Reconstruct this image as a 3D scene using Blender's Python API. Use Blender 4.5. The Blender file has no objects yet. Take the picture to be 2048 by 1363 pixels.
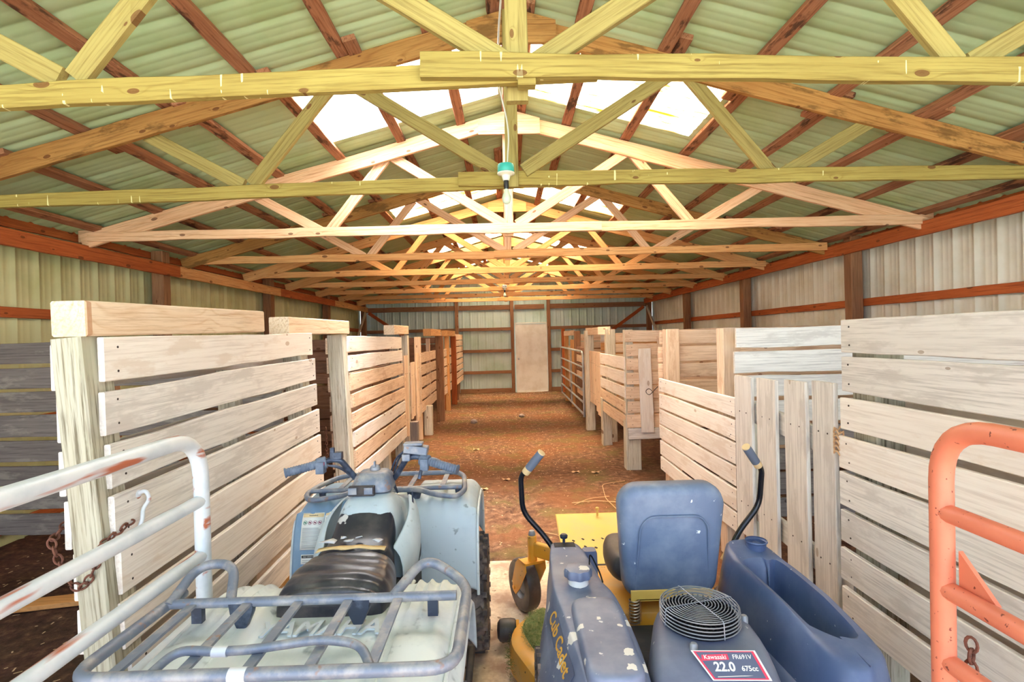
import bpy, bmesh, math, random
from mathutils import Vector, Matrix, noise
random.seed(7)
PI = math.pi
scene = bpy.context.scene
COL = scene.collection
V = Vector

# ---------------------------------------------------------------- camera
FPX = 1040.0
cam_d = bpy.data.cameras.new('camera'); cam = bpy.data.objects.new('camera', cam_d); COL.objects.link(cam)
cam_d.sensor_width = 36.0; cam_d.lens = FPX / 2048 * 36.0; cam_d.clip_start = 0.02; cam_d.clip_end = 300
_yaw, _pit, _rol = 0.0152, 0.0066, 0.025
_f = V((math.sin(_yaw) * math.cos(_pit), math.cos(_yaw) * math.cos(_pit), -math.sin(_pit)))
_r0 = V((math.cos(_yaw), -math.sin(_yaw), 0)); _u0 = _r0.cross(_f)
_r = _r0 * math.cos(_rol) - _u0 * math.sin(_rol); _u = _u0 * math.cos(_rol) + _r0 * math.sin(_rol)
cam.matrix_world = Matrix(((_r.x, _u.x, -_f.x, 0), (_r.y, _u.y, -_f.y, 0), (_r.z, _u.z, -_f.z, 1.63), (0, 0, 0, 1)))
scene.camera = cam

# ---------------------------------------------------------------- light: an overcast bright sky, tinted bluer towards the open front
world = bpy.data.worlds.new('world'); scene.world = world; world.use_nodes = True
wn = world.node_tree.nodes; wl = world.node_tree.links
bg = wn['Background']
tc = wn.new('ShaderNodeTexCoord'); sp = wn.new('ShaderNodeSeparateXYZ'); wl.new(tc.outputs['Generated'], sp.inputs[0])
rp = wn.new('ShaderNodeValToRGB')
mr = wn.new('ShaderNodeMapRange'); mr.inputs['From Min'].default_value = -1; mr.inputs['From Max'].default_value = 1
wl.new(sp.outputs['Y'], mr.inputs['Value']); wl.new(mr.outputs[0], rp.inputs[0])
rp.color_ramp.elements[0].position = 0.0; rp.color_ramp.elements[0].color = (0.58, 0.75, 1.05, 1)
rp.color_ramp.elements[1].position = 0.75; rp.color_ramp.elements[1].color = (0.96, 0.98, 1.0, 1)
wl.new(rp.outputs[0], bg.inputs['Color'])
bg.inputs['Strength'].default_value = 1.65
sun_d = bpy.data.lights.new('sun', 'SUN'); sun = bpy.data.objects.new('sun', sun_d); COL.objects.link(sun)
sun_d.energy = 42.0; sun_d.angle = math.radians(34); sun_d.color = (1.0, 0.975, 0.97)
sun.rotation_euler = (math.radians(5), math.radians(3), 0)
scene.view_settings.view_transform = 'Standard'; scene.view_settings.look = 'None'
scene.view_settings.exposure = 1.2; scene.view_settings.gamma = 1.0; scene.view_settings.use_curve_mapping = False
scene.cycles.use_denoising = True
scene.cycles.max_bounces = 10; scene.cycles.diffuse_bounces = 7; scene.cycles.transmission_bounces = 6; scene.cycles.transparent_max_bounces = 8
scene.cycles.caustics_reflective = False; scene.cycles.caustics_refractive = False

# ---------------------------------------------------------------- materials
def lin(c):
    def g(v):
        v /= 255.0
        return v / 12.92 if v <= 0.04045 else ((v + 0.055) / 1.055) ** 2.4
    return (g(c[0]), g(c[1]), g(c[2]), 1)
class NT:
    def __init__(s, name):
        s.m = bpy.data.materials.new(name); s.m.use_nodes = True
        s.t = s.m.node_tree; s.b = s.t.nodes['Principled BSDF']
    def n(s, ty, **k):
        o = s.t.nodes.new('ShaderNode' + ty)
        for a, v in k.items(): setattr(o, a, v)
        return o
    def l(s, a, b): s.t.links.new(a, b)
    def math(s, op, a, b=None, c=None):
        o = s.n('Math', operation=op)
        for i, v in enumerate((a, b, c)):
            if v is None: continue
            if isinstance(v, (int, float)): o.inputs[i].default_value = v
            else: s.l(v, o.inputs[i])
        return o.outputs[0]
    def mix(s, fac, a, b, mode='MIX'):
        o = s.n('Mix', data_type='RGBA', blend_type=mode)
        for i, v in ((0, fac), (6, a), (7, b)):
            if isinstance(v, (int, float)): o.inputs[i].default_value = v
            elif isinstance(v, tuple): o.inputs[i].default_value = v
            else: s.l(v, o.inputs[i])
        return o.outputs[2]
    def ramp(s, fac, stops):
        o = s.n('ValToRGB'); e = o.color_ramp.elements
        while len(e) < len(stops): e.new(0.5)
        for i, (p, c) in enumerate(stops):
            e[i].position = p; e[i].color = c if len(c) == 4 else lin(c)
        s.l(fac, o.inputs[0]); return o.outputs[0]
    def noise(s, vec, scale, detail=3, rough=0.55, dist=0.0):
        o = s.n('TexNoise'); o.inputs['Scale'].default_value = scale; o.inputs['Detail'].default_value = detail
        o.inputs['Roughness'].default_value = rough; o.inputs['Distortion'].default_value = dist
        if vec is not None: s.l(vec, o.inputs['Vector'])
        return o.outputs['Fac']
    def vmap(s, vec, scale, loc=None):
        o = s.n('Mapping'); o.inputs['Scale'].default_value = scale
        s.l(vec, o.inputs['Vector'])
        if loc is not None: s.l(loc, o.inputs['Location'])
        return o.outputs[0]
    def bump(s, h, strength=0.3, dist=0.01):
        o = s.n('Bump'); o.inputs['Strength'].default_value = strength; o.inputs['Distance'].default_value = dist
        s.l(h, o.inputs['Height']); s.l(o.outputs[0], s.b.inputs['Normal'])
    def set(s, **k):
        for a, v in k.items():
            i = s.b.inputs[a.replace('_', ' ')]
            if hasattr(v, 'is_linked') or not isinstance(v, (int, float, tuple)): s.l(v, i)
            else: i.default_value = v
W0 = (0, 0, 0, 1); W1 = (1, 1, 1, 1)

def wood(name, light, mid, dark, knot=(95, 50, 25), rough=0.75, vary=0.25, grain=0.5, stain=None, drips=False, knots=0.5, ring=True):
    m = NT(name)
    tcx = m.n('TexCoord'); oi = m.n('ObjectInfo')
    off = m.n('VectorMath', operation='SCALE'); cmb = m.n('CombineXYZ')
    for i in range(3): m.l(oi.outputs['Random'], cmb.inputs[i])
    m.l(cmb.outputs[0], off.inputs[0]); off.inputs['Scale'].default_value = 37.0
    add = m.n('VectorMath', operation='ADD'); m.l(tcx.outputs['Object'], add.inputs[0]); m.l(off.outputs[0], add.inputs[1])
    P = add.outputs[0]
    # knots: voronoi cells on the broad face
    sc2 = m.vmap(P, (3.2, 7.0, 0.001))
    vo = m.n('TexVoronoi', voronoi_dimensions='2D'); vo.inputs['Scale'].default_value = 1.0; m.l(sc2, vo.inputs['Vector'])
    sepc = m.n('SeparateColor'); m.l(vo.outputs['Color'], sepc.inputs[0])
    on = m.math('GREATER_THAN', sepc.outputs[0], 1.0 - knots)
    ksz = m.math('MULTIPLY_ADD', sepc.outputs[1], 0.08, 0.035)
    kd = m.math('DIVIDE', vo.outputs['Distance'], ksz)
    km = m.math('MULTIPLY', on, m.math('SUBTRACT', 1.0, m.n('Clamp').outputs[0]) if False else m.math('LESS_THAN', kd, 1.0))
    kw = m.math('MULTIPLY', on, m.math('POWER', 2.718, m.math('MULTIPLY', kd, -0.9)))
    # growth-ring grain
    warp = m.noise(m.vmap(P, (0.7, 4.0, 4.0)), 1.0, 2)
    sx = m.n('SeparateXYZ'); m.l(P, sx.inputs[0])
    yy = m.math('ADD', m.math('ADD', m.math('MULTIPLY', sx.outputs['Y'], 42.0), m.math('MULTIPLY', sx.outputs['Z'], 30.0)), m.math('ADD', m.math('MULTIPLY', warp, 9.0), m.math('MULTIPLY', kw, 5.0)))
    rings = m.math('ABSOLUTE', m.math('SINE', m.math('MULTIPLY', yy, 1.6)))
    fine = m.noise(m.vmap(P, (3.0, 90.0, 90.0)), 1.0, 4, 0.7)
    blot = m.noise(m.vmap(P, (1.5, 5.0, 5.0)), 1.0, 3)
    g = m.math('ADD', m.math('MULTIPLY', rings, 0.42 if ring else 0.12), m.math('MULTIPLY', fine, 0.55))
    col = m.ramp(g, [(0.12, mid), (0.5, light), (0.85, light)])
    col = m.mix(m.math('MULTIPLY', m.ramp(fine, [(0.35, W1), (0.52, W0)]), grain), col, lin(dark))
    col = m.mix(m.ramp(blot, [(0.35, W0), (0.7, (0.55, 0.55, 0.55, 1))]), col, lin(mid))
    if stain is not None:
        st = m.noise(m.vmap(P, (2.2, 7.0, 7.0)), 1.3, 5, 0.65)
        col = m.mix(m.ramp(st, [(0.54, W0), (0.62, (0.8, 0.8, 0.8, 1))]), col, lin(stain))
    if drips:
        dn = m.noise(m.vmap(P, (38.0, 3.5, 3.5)), 1.0, 2, 0.5)
        dm = m.math('MULTIPLY', m.math('GREATER_THAN', dn, 0.68), m.math('GREATER_THAN', m.noise(m.vmap(P, (2.5, 6.0, 6.0)), 1.0, 2), 0.52))
        col = m.mix(m.math('MULTIPLY', dm, 0.7), col, lin((238, 232, 170)))
    col = m.mix(m.math('MULTIPLY', km, .75), col, lin(knot))
    br = m.math('MULTIPLY_ADD', oi.outputs['Random'], vary, 1.0 - vary / 2)
    hs = m.n('HueSaturation'); m.l(br, hs.inputs['Value']); m.l(col, hs.inputs['Color'])
    m.set(Base_Color=hs.outputs[0], Roughness=rough, Specular_IOR_Level=0.25)
    m.bump(g, 0.35, 0.004)
    return m.m

M = {}
M['olive'] = wood('green_lit_treated_pine', (164, 146, 78), (134, 112, 52), (96, 74, 32), drips=True, vary=.14)  # treated lumber yellow with green light off the grass outside painted in
M['olive_web'] = wood('green_lit_treated_pine_web', (164, 148, 88), (134, 116, 62), (94, 76, 40), vary=.18)  # same green bounce light painted into the web tone
M['pine_pale'] = wood('pale_pine', (236, 198, 160), (214, 160, 118), (150, 92, 58), vary=.16)
M['pine'] = wood('orange_pine', (226, 174, 116), (202, 136, 80), (144, 90, 50), vary=.2)
M['topchord'] = wood('brown_treated_chord', (186, 138, 78), (146, 96, 46), (92, 56, 26), vary=.2, stain=(112, 80, 40))
M['purlin'] = wood('rough_purlin', (176, 124, 92), (138, 86, 58), (66, 40, 30), vary=.3, stain=(48, 32, 26), knots=.35, rough=.9)
M['girt'] = wood('red_brown_girt', (192, 104, 56), (160, 76, 38), (88, 38, 22), vary=.2, knots=.35)
M['wallpost'] = wood('wall_post_wood', (162, 118, 86), (132, 92, 64), (66, 40, 26), vary=.2)
M['bleach'] = wood('bleached_oak', (242, 234, 224), (232, 220, 208), (190, 174, 160), vary=.10, knots=.12, knot=(176, 150, 128), rough=.9, ring=False, grain=.4, stain=(222, 206, 190))
M['greyoak'] = wood('grey_oak', (230, 224, 216), (212, 204, 196), (164, 156, 150), vary=.12, knots=.12, knot=(160, 140, 120), rough=.92, ring=False, grain=.6, stain=(198, 190, 182))
M['tanboard'] = wood('tan_oak', (236, 212, 184), (218, 186, 156), (166, 128, 100), vary=.16, knots=.25, knot=(130, 84, 58), rough=.9, ring=False, grain=.5, stain=(204, 168, 138))
M['brownboard'] = wood('brown_oak', (158, 120, 98), (130, 94, 76), (84, 56, 44), vary=.24, knots=.2, knot=(80, 50, 36), rough=.95, ring=False, stain=(112, 86, 72))
M['darkboard'] = wood('dark_grey_and_shaded_oak', (138, 128, 122), (112, 102, 98), (70, 62, 60), vary=.24, knots=.2, knot=(60, 46, 40), rough=.95, ring=False, stain=(150, 142, 132))  # dark grey boards; also painted shade low on the right gate partition
M['postgrain'] = wood('weathered_post', (216, 208, 190), (192, 180, 156), (130, 116, 94), vary=.08, knots=.15, grain=.9, stain=(200, 190, 170))
M['postgrey'] = wood('near_weathered_post', (188, 182, 162), (164, 154, 130), (98, 88, 68), vary=.06, knots=.1, grain=1.0, stain=(176, 172, 148))
M['beam'] = wood('bleached_beam', (226, 204, 176), (206, 172, 136), (160, 118, 82), vary=.08, knots=.4, knot=(176, 128, 92))

def rough_mat(name, c, rough=.5, metal=0.0, c2=None, sc=12, amt=.5, bump=0.0, spec=.5, thr=(.45, .65), c3=None, sc3=30, thr3=(.62, .68), st3=None, splat=0.0, dust=None):
    m = NT(name); tcx = m.n('TexCoord'); P = tcx.outputs['Object']
    n1 = m.noise(P, sc, 5, .6)
    col = m.mix(0.0, lin(c), lin(c))
    if c2 is not None:
        col = m.mix(m.math('MULTIPLY', m.ramp(n1, [(thr[0], W0), (thr[1], W1)]), amt), lin(c), lin(c2))
    if c3 is not None:
        col = m.mix(m.ramp(m.noise(P if st3 is None else m.vmap(P, st3), sc3, 3, .5), [(thr3[0], W0), (thr3[1], W1)]), col, lin(c3))
    if splat:
        wp = m.n('VectorMath', operation='ADD'); m.l(P, wp.inputs[0]); sc_ = m.n('VectorMath', operation='SCALE'); nz = m.n('TexNoise'); nz.inputs['Scale'].default_value = 45; m.l(P, nz.inputs['Vector']); m.l(nz.outputs['Color'], sc_.inputs[0]); sc_.inputs['Scale'].default_value = .028; m.l(sc_.outputs[0], wp.inputs[1])
        vo = m.n('TexVoronoi'); vo.inputs['Scale'].default_value = 16.0; m.l(wp.outputs[0], vo.inputs['Vector'])
        sc3_ = m.n('SeparateColor'); m.l(vo.outputs['Color'], sc3_.inputs[0])
        mk = m.math('MULTIPLY', m.math('LESS_THAN', vo.outputs['Distance'], m.math('MULTIPLY', sc3_.outputs[1], .42)), m.math('GREATER_THAN', sc3_.outputs[0], 1 - splat))
        col = m.mix(m.math('MULTIPLY', mk, .9), col, lin((222, 220, 214)))
    m.set(Base_Color=col, Roughness=rough, Metallic=metal, Specular_IOR_Level=spec)
    if bump: m.bump(n1, bump, .004)
    return m.m

M['sheet_roof'] = rough_mat('galvanised_roof_sheet', (188, 210, 168), .8, .0, (168, 194, 142), 1.6, .8, spec=.15)
M['sheet_wall_l'] = rough_mat('galvanised_wall_sheet', (200, 202, 156), .5, .1, (172, 176, 122), 1.4, .8)
M['sheet_wall_r'] = rough_mat('galvanised_wall_sheet_pale', (224, 226, 214), .5, .1, (200, 198, 178), 1.4, .8)
M['sheet_back'] = rough_mat('galvanised_back_sheet', (200, 220, 214), .5, .1, (172, 202, 180), 1.1, .8)
M['door'] = rough_mat('white_door_paint', (238, 236, 228), .5, 0, (206, 198, 180), 3, .5)
M['nail'] = rough_mat('dark_nail', (70, 58, 52), .6, .4)
M['galv'] = rough_mat('galvanised_pipe', (196, 204, 210), .35, .7, (150, 154, 156), 6, .6)
M['whitepipe'] = rough_mat('chipped_white_pipe', (206, 210, 214), .4, 0, (168, 180, 190), 6, .6, c3=(176, 100, 70), sc3=9, thr3=(.60, .66), st3=(2.2, .25, 2.2))
M['orangepipe'] = rough_mat('faded_orange_pipe', (214, 122, 92), .5, 0, (196, 104, 78), 5, .6, c3=(110, 46, 34), sc3=70, thr3=(.66, .7))
M['rust'] = rough_mat('rusty_chain', (126, 82, 66), .8, .5, (80, 50, 40), 40, .8)
M['slab'] = None

m = NT('packed_red_dirt'); tcx = m.n('TexCoord'); P = tcx.outputs['Object']
n1 = m.noise(P, 1.1, 5, .6); n2 = m.noise(P, 14, 6, .7); n3 = m.noise(P, 75, 3, .6); n4 = m.noise(P, 2.4, 4, .6)
col = m.ramp(n2, [(.3, (64, 46, 38)), (.5, (104, 76, 58)), (.72, (148, 116, 92))])
col = m.mix(m.ramp(n1, [(.42, W0), (.6, (.7, .7, .7, 1))]), col, lin((116, 76, 50)))
col = m.mix(m.ramp(n4, [(.50, W0), (.64, (.7, .7, .7, 1))]), col, lin((100, 90, 54)))
col = m.mix(m.ramp(n3, [(.66, W0), (.72, (.4, .4, .4, 1))]), col, lin((214, 184, 150)))
sx = m.n('SeparateXYZ'); m.l(P, sx.inputs[0])
mulch = m.math('MULTIPLY', m.ramp(m.math('ABSOLUTE', m.math('SUBTRACT', sx.outputs['X'], .05)), [(0, W0), (1, W0)]), 1.0)
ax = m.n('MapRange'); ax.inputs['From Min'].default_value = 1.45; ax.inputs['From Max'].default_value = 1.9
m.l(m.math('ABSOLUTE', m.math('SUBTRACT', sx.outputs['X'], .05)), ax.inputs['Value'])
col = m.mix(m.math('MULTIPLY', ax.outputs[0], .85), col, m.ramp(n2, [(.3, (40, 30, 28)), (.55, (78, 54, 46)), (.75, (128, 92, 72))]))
m.set(Base_Color=col, Roughness=.95, Specular_IOR_Level=.1); m.bump(m.math('ADD', n2, m.math('MULTIPLY', n3, .5)), .7, .02)
M['dirt'] = m.m
m = NT('muddy_plywood'); P = m.n('TexCoord').outputs['Object']
n1 = m.noise(P, 2.2, 5, .65); n2 = m.noise(P, 30, 5, .7)
col = m.ramp(n2, [(.3, (206, 180, 152)), (.6, (232, 212, 186))])
col = m.mix(m.ramp(n1, [(.48, W0), (.62, (.75, .75, .75, 1))]), col, lin((150, 116, 98)))
col = m.mix(m.ramp(m.noise(P, 22, 3, .5), [(.66, W0), (.7, (.8, .8, .8, 1))]), col, lin((110, 78, 56)))
m.set(Base_Color=col, Roughness=.9); m.bump(n2, .2, .004); M['slab'] = m.m
M['plank_orange'] = wood('orange_plank', (222, 160, 96), (200, 136, 76), (150, 96, 52))
m = NT('bounce_ground'); P = m.n('TexCoord').outputs['Object']  # grey lawn stand-in, unseen, added to bounce light into the barn
m.set(Base_Color=m.ramp(m.noise(P, 6, 5), [(.3, (116, 124, 116)), (.7, (150, 156, 150))]), Roughness=.9); M['lawn'] = m.m

def translucent(name, c1, c2, streak):
    m = NT(name); P = m.n('TexCoord').outputs['Object']
    st = m.noise(m.vmap(P, (2.2, 12.0, 1.2)), 1.0, 4, .6)
    col = m.ramp(st, [(.5, c1), (.62, c2)]) if streak else m.ramp(st, [(.4, c1), (.7, c1)])
    out = m.t.nodes['Material Output']
    a = m.n('BsdfTranslucent'); b = m.n('BsdfTransparent'); x = m.n('MixShader'); x.inputs[0].default_value = .7
    m.l(col, a.inputs[0]); m.l(col, b.inputs[0]); m.l(a.outputs[0], x.inputs[1]); m.l(b.outputs[0], x.inputs[2]); m.l(x.outputs[0], out.inputs[0])
    return m.m
M['sky_clear'] = translucent('clear_fibreglass', (252, 252, 252), (250, 250, 250), False)
M['sky_rust'] = translucent('stained_fibreglass', (248, 242, 230), (214, 176, 120), True)

# ---------------------------------------------------------------- object helpers
def tag(o, label=None, cat=None, group=None, kind=None):
    if label: o['label'] = label
    if cat: o['category'] = cat
    if group: o['group'] = group
    if kind: o['kind'] = kind
    return o
def empty(name, loc, label=None, cat=None, group=None, kind=None):
    o = bpy.data.objects.new(name, None); COL.objects.link(o); o.location = loc; o.empty_display_size = .2
    return tag(o, label, cat, group, kind)
def link(name, me, parent=None, world_mat=None):
    o = bpy.data.objects.new(name, me); COL.objects.link(o)
    if parent is not None: o.parent = parent
    if world_mat is not None:
        if parent is None: o.matrix_world = world_mat
        else: o.matrix_local = Matrix.Translation(-root_loc(parent)) @ world_mat
    return o
def root_loc(p):
    v = V((0, 0, 0))
    while p is not None: v = v + p.location; p = p.parent
    return v
class MB:
    def __init__(s): s.v = []; s.f = []; s.mi = []
    def add(s, vs, fs, mi=0):
        k = len(s.v); s.v += [V(v) for v in vs]
        for f in fs: s.f.append(tuple(k + i for i in f)); s.mi.append(mi)
        return s
    def box(s, c, d, R=None, mi=0):
        c = V(c); hx, hy, hz = d[0] / 2, d[1] / 2, d[2] / 2
        vs = [V((x, y, z)) for x in (-hx, hx) for y in (-hy, hy) for z in (-hz, hz)]
        if R is not None: vs = [R @ v for v in vs]
        return s.add([v + c for v in vs], [(0, 1, 3, 2), (4, 6, 7, 5), (0, 4, 5, 1), (2, 3, 7, 6), (0, 2, 6, 4), (1, 5, 7, 3)], mi)
    def loft(s, rings, closed=True, cap=True, mi=0, loop=False):
        n = len(rings[0]); vs = [p for r in rings for p in r]; fs = []
        R = len(rings)
        for i in range(R if loop else R - 1):
            a = i * n; b = ((i + 1) % R) * n
            for j in range(n if closed else n - 1):
                k = (j + 1) % n
                fs.append((a + j, a + k, b + k, b + j))
        if cap and closed and not loop:
            fs.append(tuple(range(n))[::-1]); fs.append(tuple((R - 1) * n + j for j in range(n)))
        return s.add(vs, fs, mi)
    def tube(s, pts, r, seg=10, loop=False, cap=True, mi=0):
        pts = [V(p) for p in pts]; n = len(pts); rings = []
        up = None
        for i, p in enumerate(pts):
            a = pts[(i - 1) % n] if (loop or i > 0) else p
            b = pts[(i + 1) % n] if (loop or i < n - 1) else p
            t = (b - a)
            if t.length < 1e-9: t = V((0, 0, 1))
            t.normalize()
            if up is None:
                up = V((0, 0, 1)) if abs(t.z) < .9 else V((1, 0, 0))
            u = up - t * up.dot(t)
            if u.length < 1e-6: u = t.orthogonal()
            u.normalize(); w = t.cross(u); up = u
            rr = r[i] if isinstance(r, (list, tuple)) else r
            rings.append([p + (u * math.cos(2 * PI * k / seg) + w * math.sin(2 * PI * k / seg)) * rr for k in range(seg)])
        return s.loft(rings, True, cap, mi, loop)
    def lathe(s, prof, c, ax=(0, 0, 1), seg=24, mi=0, cap=True):
        ax = V(ax).normalized(); u = ax.orthogonal().normalized(); w = ax.cross(u); c = V(c)
        return s.loft([[c + ax * h + (u * math.cos(2 * PI * k / seg) + w * math.sin(2 * PI * k / seg)) * max(r, 1e-4) for k in range(seg)] for r, h in prof], True, cap, mi)
    def grid(s, rows, mi=0): return s.loft(rows, False, False, mi)
    def build(s, name, mats, parent=None, smooth=40, loc=None, mods=(), weld=False):
        me = bpy.data.meshes.new(name)
        o0 = V(loc) if loc is not None else V((0, 0, 0))
        me.from_pydata([v - o0 for v in s.v], [], s.f); me.update()
        if not isinstance(mats, (list, tuple)): mats = [mats]
        for m_ in mats: me.materials.append(M[m_] if isinstance(m_, str) else m_)
        for p, i in zip(me.polygons, s.mi): p.material_index = i
        bm = bmesh.new(); bm.from_mesh(me)
        if weld: bmesh.ops.remove_doubles(bm, verts=bm.verts, dist=1e-4)
        bmesh.ops.recalc_face_normals(bm, faces=bm.faces); bm.to_mesh(me); bm.free()
        if smooth:
            me.shade_smooth(); me.set_sharp_from_angle(angle=math.radians(smooth))
        o = bpy.data.objects.new(name, me); COL.objects.link(o); o.location = o0
        if parent is not None: o.parent = parent
        for mo in mods:
            if mo[0] == 'sub': q = o.modifiers.new('s', 'SUBSURF'); q.levels = q.render_levels = mo[1]
            if mo[0] == 'sol': q = o.modifiers.new('t', 'SOLIDIFY'); q.thickness = mo[1]; q.offset = mo[2] if len(mo) > 2 else -1
            if mo[0] == 'bev': q = o.modifiers.new('b', 'BEVEL'); q.width = mo[1]; q.segments = 2; q.limit_method = 'ANGLE'
        return o
def fillet(pts, r, n=6, loop=False):
    pts = [V(p) for p in pts]; out = []; N = len(pts)
    for i, p in enumerate(pts):
        if not loop and i in (0, N - 1): out.append(p); continue
        a = pts[i - 1]; b = pts[(i + 1) % N]
        da = (a - p); db = (b - p); q = min(r, da.length * .48, db.length * .48)
        A = p + da.normalized() * q; B = p + db.normalized() * q
        for k in range(n + 1):
            t = k / n; out.append(A * (1 - t) ** 2 + p * 2 * t * (1 - t) + B * t * t)
    return out
def plank(name, a, b, w, t, wd, mat, parent=None, wob=.004, nails=None, cham=.004, tex=None, wlist=None):
    """a..b centre line ends, w width along wd, t thickness"""
    a = V(a); b = V(b); x = b - a; L = x.length; x.normalize()
    z = x.cross(V(wd)); z.normalize(); y = z.cross(x); y.normalize()
    n = max(2, int(L / .22)); s = MB(); rings = []; sd = random.random() * 100
    for i in range(n + 1):
        X = -L / 2 + L * i / n
        e1 = (noise.noise(V((X * 2.1, sd, 0)))) * wob * 2; e2 = (noise.noise(V((X * 2.3, sd + 9, 0)))) * wob * 2
        bow = noise.noise(V((X * .7, sd + 20, 0))) * wob * .7
        h = t / 2; W1_ = w / 2 + e1; W2_ = -w / 2 + e2; c = cham
        rings.append([V((X, W1_ - c, h + bow)), V((X, W2_ + c, h + bow)), V((X, W2_, h - c + bow)), V((X, W2_, -h + c + bow)), V((X, W2_ + c, -h + bow)), V((X, W1_ - c, -h + bow)), V((X, W1_, -h + c + bow)), V((X, W1_, h - c + bow))])
    s.loft(rings)
    mats = [mat]
    if nails:
        mats.append('nail')
        for (u, v_, sgn) in nails:
            s.lathe([(.0045, 0), (.0045, .0025), (.002, .0035)], (u * L / 2, v_ * w / 2, sgn * (t / 2 - .001)), (0, 0, sgn), 6, 1)
    me_o = s.build(name, mats, None, smooth=30)
    mw = Matrix((x.to_4d(), y.to_4d(), z.to_4d(), V((0, 0, 0, 1)))).transposed(); 
    for r_ in range(3): mw[3][r_] = 0
    mw.translation = (a + b) / 2; mw[3][3] = 1
    if parent is not None:
        me_o.parent = parent; me_o.matrix_local = Matrix.Translation(-root_loc(parent)) @ mw
    else: me_o.matrix_world = mw
    return me_o
def text(body, size, origin, xd, yd, mat, parent, name='lettering', ext=.0008, bold=0.0, shear=0.0, sx=1.0):
    cu = bpy.data.curves.new('t', 'FONT'); cu.body = body; cu.size = size; cu.extrude = ext; cu.offset = bold; cu.shear = shear; cu.align_x = 'CENTER'; cu.align_y = 'CENTER'
    cu.resolution_u = 3
    to = bpy.data.objects.new('t', cu); COL.objects.link(to)
    me = bpy.data.meshes.new_from_object(to.evaluated_get(bpy.context.evaluated_depsgraph_get()))
    bpy.data.objects.remove(to)
    x = V(xd).normalized(); y = V(yd); y = (y - x * y.dot(x)).normalized(); z = x.cross(y)
    Mx = Matrix((x.to_4d(), y.to_4d(), z.to_4d(), V((0, 0, 0, 1)))).transposed()
    for r_ in range(3): Mx[3][r_] = 0
    Mx[3][3] = 1; Mx.translation = V(origin)
    me.transform(Mx @ Matrix.Diagonal((sx, 1, 1, 1))); me.materials.clear(); me.materials.append(M[mat] if isinstance(mat, str) else mat)
    o = bpy.data.objects.new(name, me); COL.objects.link(o); o.parent = parent
    return o
# ================================================================ BARN
CX = .10; HW = 4.10; BACK = 15.4; FRONT = -.75  # front drawn out behind the camera, unseen, so the roof blocks sun
def RT(x): return 3.85 - .27 * abs(x - CX)
def struct(o): o['kind'] = 'structure'; return o

# floor: packed dirt with a churned strip and heaps near the far end
def fh(x, y):
    h = .012 * noise.noise(V((x * 1.3, y * 1.3, 0))) + .006 * noise.noise(V((x * 6, y * 6, 3)))
    if y > 3.9:
        c = abs(x + .02 - .03 * y); k = max(0, 1 - c / .42) * max(0, min(1, (8.2 - y) / 2)) * min(1, (y - 3.9) / .3)
        h += k * (.055 * noise.noise(V((x * 11, y * 7, 7))) + .018 * noise.noise(V((x * 30, y * 22, 1)))) - .012 * k
    if y > 9: h += min(1, (y - 9) / 3) * .03 * (noise.noise(V((x * 2.5, y * 2.5, 5))) + .4)
    return h
ys = []; y = -3.0
while y < BACK: ys.append(y); y += .25 if y < 3.5 else (.045 if y < 9 else .1)
ys.append(BACK + .1)
xs = []; x = -4.4
while x < 4.6: xs.append(x); x += .05 if -1.9 < x < 1.9 else .15
s = MB(); s.grid([[V((x, y, fh(x, y))) for x in xs] for y in ys]); struct(s.build('floor', 'dirt', smooth=60))
s = MB(); s.grid([[V((x, y, -.06)) for x in (-40, -4.4, 4.6, 40)] for y in (-45, -3.02, .5)][:]); struct(s.build('ground', 'lawn'))  # outside plane, out of view, added for its bounce light
# corrugated sheets: ribs every 0.23 m
def ribprof(L, pitch=.229):
    out = [(0.0, 0.0)]; u = 0.0
    while u + pitch <= L + 1e-6:
        out += [(u + .012, .0), (u + .034, .019), (u + .048, .019), (u + .07, .0), (u + .1, .0), (u + .106, .0016), (u + .118, .0016), (u + .124, 0), (u + .165, 0), (u + .171, .0016), (u + .183, .0016), (u + .189, 0)]
        u += pitch
    out.append((L, 0.0)); return out
ROOFT = .042
PANELS = [(3.86, 4.80), (7.08, 8.02), (10.5, 11.42), (13.6, 14.4)]
def roof(sgn, name):
    s = MB(); pr_ = ribprof(BACK + .3 - FRONT)
    n_ = V((.26 * sgn, 0, .965))
    def pt(u, h, t): x = CX + sgn * t; return V((x, FRONT - .1 + u, RT(x) + ROOFT + .012)) + n_ * h * .6
    XB = [0.0, .10, 1.66, 4.55]
    for k in range(3):
        for (u0, h0), (u1, h1) in zip(pr_[:-1], pr_[1:]):
            yc = FRONT - .1 + (u0 + u1) / 2
            if k == 1 and any(a < yc < b for a, b in PANELS): continue
            s.add([pt(u0, h0, XB[k]), pt(u1, h1, XB[k]), pt(u1, h1, XB[k + 1]), pt(u0, h0, XB[k + 1])], [(0, 1, 2, 3)])
    bm_o = s.build(name, 'sheet_roof', smooth=50, weld=True); struct(bm_o)
roof(-1, 'ceiling'); roof(1, 'ceiling')
wn_ = 1
for sgn in (-1, 1):
    for i, (a, b) in enumerate(PANELS):
        s = MB(); pts = [(a - .1 + u, h) for u, h in ribprof(b - a + .2, .076)]
        n_ = V((.26 * sgn, 0, .965))
        for t0, t1 in ((.02, 1.70),):
            s.grid([[V((CX + sgn * t, yy_, RT(CX + t) + ROOFT + .03)) + n_ * h * .5 for t in (t0, .9, t1)] for yy_, h in pts])
        o = s.build('window_%d' % wn_, 'sky_clear' if (sgn < 0 and i == 0) else 'sky_rust', smooth=35); struct(o); wn_ += 1
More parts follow.
